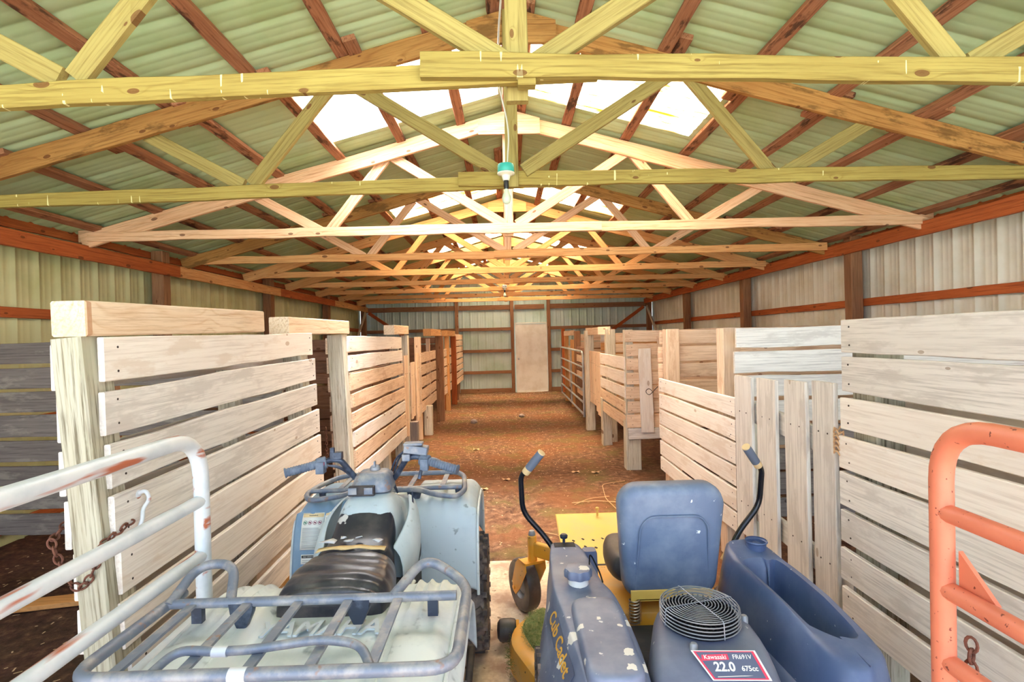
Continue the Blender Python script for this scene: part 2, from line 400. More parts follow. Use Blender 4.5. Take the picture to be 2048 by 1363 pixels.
# walls
def wall(name, p0, p1, z0, z1, nrm, mat, hole=None):
    p0 = V(p0); p1 = V(p1); L = (p1 - p0).length; d = (p1 - p0) / L; nrm = V(nrm); s = MB(); pf = ribprof(L)
    for (u0, h0), (u1, h1) in zip(pf[:-1], pf[1:]):
        uc = (u0 + u1) / 2; zt0 = z1(p0 + d * u0) if callable(z1) else z1; zt1 = z1(p0 + d * u1) if callable(z1) else z1
        zb = z0
        if hole and hole[0] < uc < hole[1]: zb = hole[2]
        a = p0 + d * u0 + nrm * h0; b = p0 + d * u1 + nrm * h1
        s.add([V((a.x, a.y, zb)), V((b.x, b.y, zb)), V((b.x, b.y, zt1)), V((a.x, a.y, zt0))], [(0, 1, 2, 3)])
    return struct(s.build(name, mat, smooth=50, weld=True))
XL = CX - HW - .22; XR = CX + HW + .22
wall('wall_left', (XL, FRONT, 0), (XL, BACK, 0), -.05, RT(XL) + ROOFT + .022, (1, 0, 0), 'sheet_wall_l')
wall('wall_right', (XR, FRONT, 0), (XR, BACK, 0), -.05, RT(XR) + ROOFT + .022, (-1, 0, 0), 'sheet_wall_r')
wall('wall_back', (XL, BACK + .04, 0), (XR, BACK + .04, 0), -.05, lambda p: RT(p.x) + ROOFT + .022, (0, -1, 0), 'sheet_back', hole=(.36 - XL, 1.24 - XL, 1.98))
# headers, girts (trim)
tn = [1]
def trim(parts, mat='girt'):
    r = empty('trim_%d' % tn[0], (0, 0, 0), kind='structure'); tn[0] += 1
    for (a, b, w, t, wd, m_) in parts: plank('timber', a, b, w, t, wd, m_ or mat, r, wob=.003)
HZ = 2.545
cuts = [FRONT, 3.3, 6.5, 9.4, 12.4, BACK]
for X in (CX - HW, CX + HW):
    HZ = 2.545 if X < 0 else 2.615
    trim([((X, y0 + .002, HZ), (X, y1, HZ), .14, .04, (0, 0, 1), 'girt' if i % 2 else 'pine') for i, (y0, y1) in enumerate(zip(cuts[:-1], cuts[1:]))] if X < 0 else
         [((X, y0 + .002, HZ), (X, y1, HZ), .14, .04, (0, 0, 1), 'girt') for i, (y0, y1) in enumerate(zip(cuts[:-1], cuts[1:]))])
    XX = X + math.copysign(.19, X)
    for z in (.15, 1.0, 1.95, 2.72):
        trim([((XX, y0 + .01, z), (XX, y1, z), .09, .038, (0, 0, 1), None) for y0, y1 in zip(cuts[:-1], cuts[1:])])
for z, h in ((.07, .14), (.62, .09), (1.25, .09), (1.89, .09), (2.53, .14)):
    segs = [(XL + .05, -1.38), (-1.38, .27)] + ([(.27, 1.27)] if z > 2.1 else []) + [(1.27, XR - .05)]
    trim([((a + .06, BACK - .02, z), (b - .06, BACK - .02, z), h, .038, (0, 0, 1), None) for a, b in segs], 'wallpost')
def wpost(x, y, h, lab, w=.14, mat='wallpost', d=.14):
    o = plank('wall_post', (x, y, -.05), (x, y, h), w, d, (1, 0, 0), mat, None, cham=.006)
    tag(o, lab, 'post', 'wall posts')
NM = ['near the open front', 'nearest one seen whole', 'in the middle of the wall', 'last before the corner', 'in the far corner']
for i, y in enumerate((3.35, 6.3, 9.15, 12.1, 15.27)):
    for X, sd in ((CX - HW - .09, 'left'), (CX + HW + .09, 'right')):
        wpost(X, y, 2.76, 'square brown wooden post against the %s metal wall, %s' % (sd, NM[i]))
for x, lab in ((-1.38, 'brown wooden post on the back wall to the left of the door'), (.25, 'brown wooden post framing the hinge side left of the white door'), (1.33, 'brown wooden post framing the right side of the white door')):
    wpost(x, BACK - .05, 2.9, lab, .1, d=.08)
wpost(1.72, BACK - .3, 1.85, 'short free-standing brown post in front of back wall right of the door', .09, 'girt')
# corner braces
for sg, xw, sd in ((-1, CX - HW, 'left'), (1, CX + HW, 'right')):
    tag(plank('corner_brace', (xw - sg * .05, BACK - .08, 2.45), (xw - sg * 1.05, BACK - .08, 1.75), .09, .038, (0, 0, 1), 'girt'), 'diagonal wooden brace across the back wall from the far %s corner post' % sd, 'brace')
    tag(plank('corner_brace', (xw + sg * .02, BACK - .18, 2.45), (xw + sg * .02, BACK - 1.1, 1.7), .09, .038, (0, 0, 1), 'postgrain'), 'pale diagonal wooden brace along the %s wall at the far corner' % sd, 'brace')
# door
d = empty('door_1', (.34, BACK - .02, 0), kind='structure')
s = MB(); s.box((.46, 0, 1.02), (.88, .045, 2.0)); s.build('door_leaf', 'door', d, mods=[('bev', .004)])
s = MB()
for c_, dd in (((.005, -.01, 1.03), (.03, .08, 2.06)), ((.915, -.01, 1.03), (.03, .08, 2.06)), ((.46, -.01, 2.05), (.94, .08, .03)), ((.46, -.01, .01), (.94, .08, .03))): s.box(c_, dd)
s.build('door_frame', 'door', d)
s = MB(); s.lathe([(.03, 0), (.03, .006), (.012, .01), (.012, .035), (.026, .045), (.028, .06), (.018, .072), (0, .075)], (.08, -.022, 1.0), (0, -1, 0), 16); s.build('door_knob', 'galv', d)

# ---------------------------------------------------------------- roof trusses
ORD = ['nearest', 'second', 'third', 'fourth', 'fifth', 'sixth', 'seventh', 'eighth', 'ninth']
CZ = 2.697
def truss(i):
    Y = (2.09 if i == 0 else 2.0 + 1.56 * i); zl, zr_ = ((-.13, -.12), (-.08, -.03))[i] if i < 2 else (0, 0)
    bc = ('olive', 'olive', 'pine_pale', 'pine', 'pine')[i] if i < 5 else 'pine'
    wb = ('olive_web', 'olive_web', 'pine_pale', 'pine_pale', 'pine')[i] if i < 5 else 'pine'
    tch = ('topchord', 'topchord', 'pine_pale', 'topchord', 'pine')[i] if i < 5 else 'pine'
    t = empty('roof_truss', (CX, Y, 2.65), 'wooden roof truss spanning the barn, the %s from the camera%s' % (ORD[i], [', yellow with whitish drips', ', holding the teal lamp box', ', pale pinkish bottom board'][i] if i < 3 else ''), 'truss', 'roof trusses')
    lap = [-.30, -.28, .38, -.1, -.2, .2, -.3, .1, -.15][i]; fr = -.04 if i != 2 else .0; fl = 0 if i != 2 else -.04
    plank('bottom_chord', (CX - HW + .02, Y + fl, CZ + zl), (max(lap, lap + .6 if i == 2 else lap + .7), Y + fl, CZ - .0), .09, .038, (0, 0, 1), bc, t, wob=.006)
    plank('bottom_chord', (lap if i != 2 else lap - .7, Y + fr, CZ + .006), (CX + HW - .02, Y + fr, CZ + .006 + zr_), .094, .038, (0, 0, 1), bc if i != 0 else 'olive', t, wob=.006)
    for sg in (-1, 1):
        x0 = CX + sg * (HW + .05); x1 = CX + sg * .02; dz = .0725
        plank('top_chord', (x0, Y + .02 * sg, RT(x0) - dz), (x1, Y + .02 * sg, RT(x1) - dz), .14, .038, (0, 0, 1), tch, t, wob=.005)
        def web(xa, za, xb, zb, yo, w=.09):
            plank('web', (CX + sg * xa, Y + yo, za), (CX + sg * xb, Y + yo, zb), w, .038, (sg, 0, .2), wb, t, wob=.003)
        web(.06, CZ + .05, 1.16, RT(CX + 1.16) - .10, -.058 if i == 1 and sg > 0 else .045)
        web(1.80, CZ + .02, 1.22, RT(CX + 1.22) - .10, .045)
        web(1.86, CZ + .02, 2.50, RT(CX + 2.5) - .10, .045 if sg < 0 else .05)
        if i in (0, 1, 2):   # scab block where boards meet
            plank('splice_block', (CX + sg * (HW - .01), Y + .04, 2.72), (CX + sg * (HW + .12), Y + .04, 2.72), .12, .05, (0, 0, 1), tch, t)
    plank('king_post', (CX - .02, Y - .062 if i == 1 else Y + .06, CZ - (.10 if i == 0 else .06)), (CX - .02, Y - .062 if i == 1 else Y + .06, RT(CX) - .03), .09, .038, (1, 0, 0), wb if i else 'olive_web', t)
    s = MB(); pw = .30; p2 = [(-pw, RT(CX + pw) - .16), (pw, RT(CX + pw) - .16), (pw, RT(CX + pw) - .01), (0, RT(CX) - .005), (-pw, RT(CX + pw) - .01)]
    s.loft([[V((CX + a, Y - .03, b)) for a, b in p2], [V((CX + a, Y - .055, b)) for a, b in p2]])
    o = s.build('peak_plate', tch, t); o.location = -t.location
    if i == 0:
        plank('splice_block', (CX - .02, Y - .02, 2.645), (CX + .05, Y - .02, 2.645), .05, .05, (0, 1, 0), 'olive', t)
for i in range(9): truss(i)
# purlins: one row = lapped boards
rows = [.07, .52, 1.10, 1.69, 2.28, 2.87, 3.46, 4.05]
RN = ['beside the ridge', 'second', 'third', 'fourth', 'fifth', 'sixth', 'seventh', 'lowest, by the eave']
for sgn in (-1, 1):
    for k, rx in enumerate(rows):
        X = CX + sgn * rx; z = RT(X) + .021
        t = empty('roof_purlin', (X, FRONT, z), 'rough brown purlin under the sheets of the %s roof slope, row %s' % ('left' if sgn < 0 else 'right', RN[k] + (' from the ridge' if 0 < k < 7 else '')), 'purlin', 'roof purlins')
        y = FRONT - .05; n = 0
        nd = V((-.26 * sgn if False else .26 * sgn, 0, .965))
        while y < BACK - .1:
            y1 = min(BACK, (3.56 if n == 0 else y + .18 + 3.12) + (.22 if k else .0) + random.uniform(-.06, .2))
            off = .048 * (1 if n % 2 else -1)
            plank('purlin_board', (X + off, y, z - .0), (X + off, y1, z - .0), .088, .038, nd.cross(V((0, 1, 0))), 'purlin', t, wob=.004)
            y = y1 - .3 - random.uniform(0, .1); n += 1
            if y1 >= BACK: break
# lamps
def lamp(loc, lab, big):
    t = empty('light_fixture', loc, lab, 'lamp'); sc = 1.0
    s = MB(); s.lathe([(.052, 0), (.055, .01), (.055, .04), (.05, .052), (0, .052)], (0, 0, 0), (0, 0, 1), 20); s.build('junction_box', 'teal' if big else 'galv', t, mods=[])
    s = MB(); s.lathe([(.058, -.004), (.058, -.012), (.03, -.022), (.022, -.05), (.022, -.055)], (0, 0, 0), (0, 0, 1), 20); s.build('lamp_holder', 'porcelain', t)
    s = MB(); s.lathe([(.016, -.055), (.018, -.09), (.014, -.11)], (0, 0, 0), (0, 0, 1), 16); s.build('socket', 'blackplastic', t)
    s = MB(); s.lathe([(.012, -.108), (.016, -.13), (.028, -.155), (.031, -.175), (.024, -.198), (.01, -.208), (0, -.21)], (0, 0, 0), (0, 0, 1), 20); s.build('light_bulb', 'bulb', t)
    return t
M['teal'] = rough_mat('teal_plastic', (60, 176, 164), .45)
M['porcelain'] = rough_mat('porcelain', (226, 226, 210), .3)
M['blackplastic'] = rough_mat('black_plastic', (30, 30, 34), .4)
M['bulb'] = rough_mat('frosted_bulb', (206, 220, 196), .25)
M['tanrope'] = rough_mat('tan_twine', (200, 160, 120), .9)
M['wire'] = rough_mat('grey_cable', (196, 196, 184), .5)
lamp((CX - .06, 3.44, 2.72), 'bare frosted bulb under a teal junction box on the second truss', True)
lamp((CX - .06, 11.28, 2.72), 'small dim lamp fixture under a far truss before the back wall', False)
s = MB(); s.tube(fillet([(CX - .04, 2.06, 3.8), (CX - .01, 2.05, 3.5), (CX - .06, 2.2, 3.25), (CX - .09, 2.6, 3.15), (CX - .10, 3.40, 3.3), (CX - .03, 3.44, 3.0), (CX - .05, 3.43, 2.775)], .2), .005, 6)
tag(s.build('power_cable', 'wire'), 'thin grey power cable sagging along the truss posts to the teal box', 'cable')
# ================================================================ FENCES
def boards(t, A, B, z0, z1, n, mat, th=.022, lean=0.0, gap=.03, jit=.012, nails=True, zt=0.0, lz=1.65, skip=(), flip=1):
    """n horizontal boards stacked between heights z0 and z1 from A to B (plan)"""
    p = (z1 - z0 + gap) / n
    A = V((A[0], A[1], 0)); B = V((B[0], B[1], 0)); d = (B - A).normalized(); nr = d.cross(V((0, 0, 1)))
    for k in range(n):
        if k in skip: continue
        w = p - gap + random.uniform(-.010, .010); z = z0 + p * k + (p - gap) / 2; off = V((lean * (lz - z), 0, 0))
        a = A + V((0, 0, z)) + off + d * random.uniform(-jit, jit); b = B + V((0, 0, z + zt + random.uniform(-.006, .006))) + off + d * random.uniform(-jit, jit)
        a += nr * random.uniform(0, .003)
        L = (B - A).length; e = .06 / L * 2
        nl = None
        if nails:
            nl = [(q * (1 - e * random.uniform(.7, 1.2)), v_ * .55, sg) for q in (-1, 1) for v_ in (-1, 1) for sg in (1, -1)]
        plank('board', a, b, w, th, (0, 0, 1), mat if isinstance(mat, str) else random.choice(mat), t, wob=.005, nails=nl, cham=.003)
def post(t, x, y, z1, w=.13, d=.13, mat='postgrain', lean=0.0, lz=1.65, name='post', z0=-.04):
    plank(name, (x + lean * (lz - z0), y, z0), (x + lean * (lz - z1), y, z1), w, d, (1, 0, 0), mat, t, cham=.006, wob=.002)
def pickets(t, x, ys, z0, z1, w0=.12, mat='tanboard', th=.022, lean=0.0):
    for i, y in enumerate(ys):
        w = w0[i] if isinstance(w0, (list, tuple)) else w0
        plank('picket', (x + lean, y, z0[i] if isinstance(z0, (list, tuple)) else z0), (x, y, z1[i] if isinstance(z1, (list, tuple)) else z1), w, th, (0, 1, 0), mat, t, wob=.004, cham=.003,
              nails=[(u, v_, s_) for u in (-.6, .55) for v_ in (-.4, .4) for s_ in (1, -1)])
FN = 'stall_fence'
GR = 'stall fences beside the aisle'
XA = -1.378
# left side, panel nearest
t = empty(FN, (-1.44, 1.8, 0), 'nearest left stall fence, bleached wide boards on both sides of a thick weathered post', 'fence', GR)
post(t, -1.445, 1.80, 1.665, .10, .135, 'postgrey', lean=.075)
post(t, -1.452, 3.62, 1.66, .12, .13, 'postgrain', lean=.05)
post(t, -1.46, 2.75, 1.5, .09, .09, 'postgrain', lean=.05)
boards(t, (XA, 1.78), (XA, 3.73), .245, 1.665, 8, ['bleach', 'bleach', 'greyoak'], lean=.06, gap=.028, zt=.035)
boards(t, (-1.525, 1.765), (-1.525, 3.70), .245, 1.64, 8, 'bleach', lean=.075, gap=.028)
tag(plank('top_beam', (-1.43, 1.735, 1.727), (-1.43, 3.0, 1.757), .122, .118, (1, 0, 0), 'beam', cham=.006), 'long thick squared beam lying on top of the nearest left fence, growth rings on its end', 'beam')
tag(plank('top_beam', (-1.44, 3.36, 1.742), (-1.44, 4.66, 1.757), .13, .115, (1, 0, 0), 'beam', cham=.006), 'thick squared beam bridging the gap between first and second left fences', 'beam')
# second
t = empty(FN, (-1.44, 4.6, 0), 'second left stall fence, peach boards with a bowed board near its foot', 'fence', GR)
post(t, -1.455, 4.56, 1.69, .135, .13, 'postgrain', lean=.035)
boards(t, (XA, 4.60), (XA, 6.95), .36, 1.68, 8, ['bleach', 'tanboard'], lean=.035, gap=.03, zt=-.01)
boards(t, (-1.54, 4.53), (-1.54, 6.9), .36, 1.66, 8, 'tanboard', lean=.035)
post(t, -1.45, 6.85, 1.6, .11, .11, 'postgrain', lean=.035)
post(t, -1.44, 5.95, .5, .12, .12, 'postgrain', lean=.035)
tag(plank('top_beam', (-1.44, 6.55, 1.765), (-1.44, 7.55, 1.775), .13, .12, (1, 0, 0), 'beam', cham=.006), 'short squared beam above the left picket gate, third of the beams', 'beam')
# left picket gate + low fence
t = empty('picket_gate', (-1.38, 7.5, 0), 'left side picket gate of four narrow upright boards beyond the second fence', 'gate')
pickets(t, -1.365, [7.10, 7.25, 7.62, 7.78, 8.08, 8.22], [.32, .30, .48, .50, .38, .42], [1.42, 1.42, 1.30, 1.30, 1.43, 1.42], .13, 'tanboard')
post(t, -1.43, 7.5, 1.70, .1, .12, 'postgrain'); post(t, -1.34, 7.55, .45, .13, .13, 'darkboard')
for z in (.6, 1.2): plank('rail', (-1.40, 7.05, z), (-1.40, 8.28, z), .1, .022, (0, 0, 1), 'tanboard', t)
t = empty(FN, (-1.4, 8.6, 0), 'low left stall fence of tan boards ending at a tall brown post', 'fence', GR)
boards(t, (-1.37, 8.45), (-1.37, 10.3), .44, 1.42, 5, 'tanboard', gap=.035)
post(t, -1.33, 8.95, .5, .14, .14, 'postgrain'); post(t, -1.42, 8.55, 1.68, .1, .1, 'tanboard'); post(t, -1.42, 9.7, 1.65, .07, .1, 'tanboard')
post(t, -1.30, 10.45, 1.70, .15, .15, 'wallpost'); plank('lintel', (-1.38, 9.35, 1.76), (-1.34, 10.5, 1.76), .14, .13, (1, 0, 0), 'pine', t)
t = empty(FN, (-1.35, 11.5, 0), 'left stall fence of five orange tan boards before the farthest one', 'fence', GR)
boards(t, (-1.33, 10.6), (-1.30, 12.6), .42, 1.42, 5, 'tanboard', gap=.035); post(t, -1.36, 12.0, .5, .14, .12, 'girt')
post(t, -1.26, 12.9, 1.70, .13, .13, 'girt'); plank('lintel', (-1.34, 11.7, 1.76), (-1.28, 12.95, 1.76), .14, .13, (1, 0, 0), 'pine', t); post(t, -1.3, 11.8, 1.7, .1, .1, 'pine')
t = empty(FN, (-1.3, 14.2, 0), 'farthest left stall fence touching the back wall, boards running up to full height', 'fence', GR)
boards(t, (-1.24, 13.1), (-1.22, 15.2), .45, 1.75, 8, 'tanboard'); post(t, -1.3, 13.9, .6, .12, .12, 'wallpost')
# left cross partitions (between stalls)
def cross(y, x0, x1, z0, z1, n, mat, lab, posts=(), dark=0):
    t = empty('stall_partition', ((x0 + x1) / 2, y, 0), lab, 'partition', 'cross partitions between stalls')
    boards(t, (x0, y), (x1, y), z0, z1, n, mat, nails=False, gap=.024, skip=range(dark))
    if dark: boards(t, (x0, y), (x1, y), z0, z1, n, 'darkboard', nails=False, gap=.024, skip=range(dark, n))  # lowest rows take the dark board colour as painted shade
    for px_ in posts: post(t, px_, y + .07, z1 - .02, .1, .1, 'wallpost')
    return t
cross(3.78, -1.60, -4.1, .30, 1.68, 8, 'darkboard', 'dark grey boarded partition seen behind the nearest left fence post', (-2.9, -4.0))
cross(7.02, -1.6, -4.1, .30, 1.66, 9, 'brownboard', 'brown boarded partition showing through the gap after the nearest left fence', (-2.9, -4.0))
cross(9.55, -1.55, -4.1, .36, 1.68, 8, 'brownboard', 'brown boarded partition above the low left fence beyond the picket gate', (-2.9,))
cross(12.4, -1.45, -4.1, .36, 1.68, 8, 'brownboard', 'brown boarded partition deepest on the left side of the barn', (-2.9,))
# right side
XB = 1.56
t = empty(FN, (XB, 2.0, 0), 'nearest right stall fence of eight wide bleached boards behind the orange gate', 'fence', GR)
post(t, XB + .085, 2.27, 1.64, .13, .15, 'postgrey'); post(t, XB + .085, 1.15, 1.64, .13, .13, 'postgrey'); 
boards(t, (XB, .62), (XB, 2.375), .30, 1.672, 8, ['bleach', 'greyoak'], gap=.024, lean=-.012, jit=.016)
boards(t, (XB + .16, .62), (XB + .16, 2.34), .30, 1.66, 8, 'bleach', gap=.026)
t = empty('picket_gate', (XB, 2.9, 0), 'right side picket gate of wide bleached uprights on two rails with soil below', 'gate')
pickets(t, XB, [3.375, 3.075, 2.765, 2.52], [.30, .315, .30, .28], [1.34, 1.345, 1.36, 1.375], [.23, .22, .205, .18], 'greyoak')
post(t, XB + .085, 3.42, 1.1, .1, .1, 'postgrain')
for z in (1.10, .48): plank('rail', (XB + .03, 3.45, z + .02), (XB + .03, 2.36, z - .04), .13, .024, (0, 0, 1), 'greyoak', t, nails=[(.8, 0, -1)])
t = empty(FN, (XB, 4.3, 0), 'right stall fence of six wide pale boards sloping away behind the mower seat', 'fence', GR)
boards(t, (XB, 3.50), (XB, 5.22), .26, 1.185, 6, 'bleach', gap=.022, zt=.0, jit=.006)
post(t, XB + .088, 3.80, 1.66, .13, .12, 'tanboard'); post(t, XB + .115, 5.20, 1.675, .13, .13, 'tanboard')
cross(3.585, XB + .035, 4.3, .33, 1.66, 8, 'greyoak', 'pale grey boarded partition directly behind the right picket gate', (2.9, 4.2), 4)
tt = empty('stall_partition', (2.4, 5.3, 0), 'short peach boarded partition over the top of the six board right fence', 'partition', 'cross partitions between stalls')
boards(tt, (XB + .02, 5.30), (4.3, 5.30), .33, 1.66, 8, 'tanboard', gap=.03); post(tt, 3.0, 5.36, 1.6, .1, .1, 'wallpost')
t = empty('stall_partition', (1.7, 6.25, 0), 'end-on right partition facing the aisle with two uprights nailed over its boards', 'partition', 'cross partitions between stalls')
boards(t, (1.46, 6.22), (4.3, 6.22), .52, 1.68, 7, 'tanboard', gap=.03)
plank('board', (1.46, 6.20, .44), (2.2, 6.20, .45), .13, .022, (0, 0, 1), 'greyoak', t)
plank('picket', (1.69, 6.18, .46), (1.67, 6.18, 1.46), .15, .022, (1, 0, 0), 'bleach', t); plank('picket', (1.93, 6.18, .46), (1.90, 6.18, 1.6), .15, .022, (1, 0, 0), 'tanboard', t)
post(t, 1.53, 6.30, .6, .18, .14, 'postgrain'); post(t, 1.50, 6.29, 1.69, .1, .1, 'postgrain')
t = empty(FN, (1.5, 7, 0), 'low right stall fence of five boards raised high on two stained posts', 'fence', GR)
boards(t, (1.45, 6.26), (1.45, 7.83), .50, 1.36, 5, ['bleach', 'tanboard'], gap=.028, nails=False)
post(t, 1.50, 7.74, .7, .14, .14, 'postgrain')
t = empty('picket_gate', (1.5, 8.4, 0), 'narrow solid gate of tight upright boards under a frame beside the low right fence', 'gate')
pickets(t, 1.47, [7.99, 8.13, 8.27, 8.42, 8.57, 8.72, 8.86], [.38, .38, .42, .5, .5, .5, .5], 1.37, .138, 'tanboard')
plank('rail', (1.5, 7.93, 1.2), (1.5, 8.95, 1.2), .1, .022, (0, 0, 1), 'tanboard', t)
post(t, 1.62, 7.95, 1.72, .15, .1, 'postgrain'); post(t, 1.47, 9.0, 1.72, .15, .14, 'postgrain'); plank('lintel', (1.46, 8.02, 1.70), (1.62, 7.90, 1.70), .12, .03, (0, 0, 1), 'tanboard', t)
plank('lintel', (1.44, 9.05, 1.70), (1.60, 7.90, 1.70), .12, .03, (0, 0, 1), 'tanboard', t)
cross(8.12, 1.74, 4.3, .36, 1.66, 8, 'tanboard', 'orange tan boarded partition behind the low right fence', (2.9,))
cross(9.32, 1.74, 4.3, .36, 1.66, 8, ['pine', 'greyoak'], 'orange and grey boarded partition behind the right headgate frame', (2.9,))
cross(11.72, 1.62, 4.3, .36, 1.66, 8, 'tanboard', 'boarded partition deepest on the right beyond the silver gate', (2.9,))
t = empty(FN, (1.6, 10.4, 0), 'right stall fence of curved boards behind the silver pipe gate', 'fence', GR)
boards(t, (1.56, 9.17), (1.60, 11.5), .4, 1.4, 6, ['tanboard', 'brownboard'], nails=False); post(t, 1.62, 11.5, 1.74, .13, .13, 'wallpost')
t = empty('picket_gate', (1.6, 12.4, 0), 'farthest right upright boards under a two post frame beyond the silver gate', 'gate')
post(t, 1.58, 11.98, 1.55, .1, .1, 'pine'); post(t, 1.56, 13.0, 1.72, .1, .1, 'pine'); plank('lintel', (1.52, 13.05, 1.70), (1.60, 11.8, 1.70), .12, .03, (0, 0, 1), 'tanboard', t)
pickets(t, 1.58, [12.1, 12.3, 12.5, 12.7], .4, 1.4, .14, 'tanboard')

# ---------------------------------------------------------------- tube gates
t = empty('pipe_gate', (1.5, 11.4, 0), 'silver six rail pipe gate standing ajar on the right of the far aisle', 'gate')
g0 = V((1.46, 13.35, 0)); g1 = V((1.46, 9.65, 0)); 
def G(u, z): return g0.lerp(g1, u) + V((0, 0, z))
s = MB(); o_ = fillet([G(0, .18), G(0, 1.36), G(1, 1.33), G(1, .12)], .16); s.tube([p - t.location for p in o_], .022, 8); s.build('gate_tube', 'galv', t)
for z in (.2, .42, .64, .86, 1.08):
    s = MB(); s.tube([G(0, z + .0) - t.location, G(1, z - .04) - t.location], .019, 8); s.build('rail', 'galv', t)
s = MB(); s.tube([G(.52, .17) - t.location, G(.52, 1.34) - t.location], .02, 8); s.build('brace', 'galv', t)
# white gate, opened outwards at the left
t = empty('tube_gate', (-1.07, 1.8, 0), 'chipped white tube gate with a rusty top rail reaching in beside the quad', 'gate')
L0 = t.location
s = MB(); s.tube([p - L0 for p in fillet([V((-1.07, -1.6, 1.32)), V((-1.07, 1.83, 1.315)), V((-1.07, 1.83, .28)), V((-1.07, -1.6, .28))], .16, 8)], .0255, 14); s.build('gate_tube', 'whitepipe', t)
for z in (1.09, .90, .70, .49):
    s = MB(); s.tube([V((-1.07, -1.6, z)) - L0, V((-1.07, 1.83, z)) - L0], .0215, 12); s.build('rail', 'whitepipe', t)
# orange gate
t = empty('tube_gate', (.99, 1.15, 0), 'faded orange tube gate standing at the far right in front', 'gate')
L0 = t.location
s = MB(); s.tube([p - L0 for p in fillet([V((.99, -1.6, 1.405)), V((.99, 1.17, 1.408)), V((.985, 1.17, .15)), V((.99, -1.6, .15))], .13, 8)], .0235, 14); s.build('gate_tube', 'orangepipe', t)
for z in (1.21, 1.035, .87, .70, .5):
    s = MB(); s.tube([V((.99, -1.6, z)) - L0, V((.99, 1.17, z)) - L0], .0205, 12); s.build('rail', 'orangepipe', t)
s = MB(); s.loft([[V((1.0, 1.14, 1.05)), V((1.0, 1.14, 1.13)), V((1.0, 1.05, 1.05))], [V((1.01, 1.14, 1.05)), V((1.01, 1.14, 1.13)), V((1.01, 1.05, 1.05))]])
s.v = [v - L0 for v in s.v]; s.build('latch_lug', 'orangepipe', t)
# chains
def chain(name, pts, lab, r=.0035, lk=.034, lw=.011):
    P_ = [V(p) for p in pts]; L = [0]
    for a, b in zip(P_[:-1], P_[1:]): L.append(L[-1] + (b - a).length)
    n = int(L[-1] / (lk * .78)); s = MB()
    for i in range(n):
        d = L[-1] * (i + .5) / n; k = max(j for j in range(len(L) - 1) if L[j] <= d)
        t_ = (P_[k + 1] - P_[k]).normalized(); c = P_[k] + t_ * (d - L[k])
        u = t_.cross(V((.3, .4, 1) if abs(t_.z) < .8 else (1, .5, 0))).normalized(); w = t_.cross(u)
        if i % 2: u = w
        ring = [c + t_ * (math.cos(q) * lk / 2) + u * (math.sin(q) * lw) for q in [2 * PI * e / 12 for e in range(12)]]
        s.tube(ring, r, 6, loop=True)
    return tag(s.build(name, 'rust'), lab, 'chain')
c_ = []
for i in range(13):
    a = i / 12; c_.append((-1.50 + .17 * a, 1.722, 1.0 - .15 * math.sin(PI * a) - .01 * a))
chain('chain', [(-1.53, 1.9, 1.08)] + c_[:] + [(-1.325, 1.85, 1.02)], 'rusty chain looped around the weathered post of the nearest left fence')
chain('chain', [(1.03, 1.145, .93), (1.03, 1.15, .72), (1.035, 1.14, .45)], 'rusty chain hanging down beside the orange gate tube')
chain('chain', [(-1.55, 4.49, .9), (-1.545, 4.49, .55)], 'thin dark chain hanging by the second left fence post', .003, .03, .009)
s = MB(); s.tube(fillet([(-1.335, 1.89, 1.10), (-1.305, 1.89, 1.115), (-1.295, 1.9, 1.08), (-1.31, 1.88, 1.05), (-1.30, 1.865, 1.02), (-1.31, 1.86, .99)], .02), .007, 10); s.lathe([(.016, 0), (.016, .004), (.006, .008)], (-1.333, 1.89, 1.10), (1, 0, 0), 12)
tag(s.build('gate_hook', 'whitepipe'), 'white iron hook screwed to the boards of the nearest left fence', 'hook')
s = MB()
q = []
for i in range(60):
    a = i / 59; q.append((1.55 + .02 * math.cos(a * 31), 2.40 + .02 * math.sin(a * 31), 1.17 - .12 * a + .01 * math.sin(i * 2.1)))
s.tube(q, .004, 6); tag(s.build('twine', 'tanrope'), 'knotted twine tied around the end of the nearest right fence', 'twine')
s = MB(); s.tube(fillet([(1.50, 5.24, 1.04), (1.47, 5.3, 1.08), (1.44, 5.34, 1.04), (1.47, 5.3, 1.0), (1.54, 5.22, 1.10)], .05, 5), .004, 6); tag(s.build('wire_hook', 'nail'), 'small bent wire hook at the far end of the six board right fence', 'hook')
# plywood sheets on the ground under the machines
def slab(name, P_, th, mat, lab):
    s = MB(); s.loft([[V((x, y, .012)) for x, y in P_], [V((x, y, .012 + th)) for x, y in P_]]); return tag(s.build(name, mat, loc=(P_[0][0], P_[0][1], 0), mods=[('bev', .003)]), lab, 'board')
slab('plywood_sheet', [(-1.2, .3), (.95, .3), (.85, 3.72), (-.24, 3.72), (-1.2, 3.72)], .022, 'slab', 'muddy pale plywood sheet on the ground under both machines')
slab('ground_plank', [(-1.95, 3.46), (-1.21, 3.44), (-1.21, 4.25), (-1.95, 4.2)], .02, 'plank_orange', 'orange board lying in the dirt left of the quad front')
slab('ground_plank', [(-4.2, 3.0), (-2.0, 3.45), (-2.1, 3.56), (-4.2, 3.12)], .03, 'plank_orange', 'plank lying under the dark partition at the far left edge')
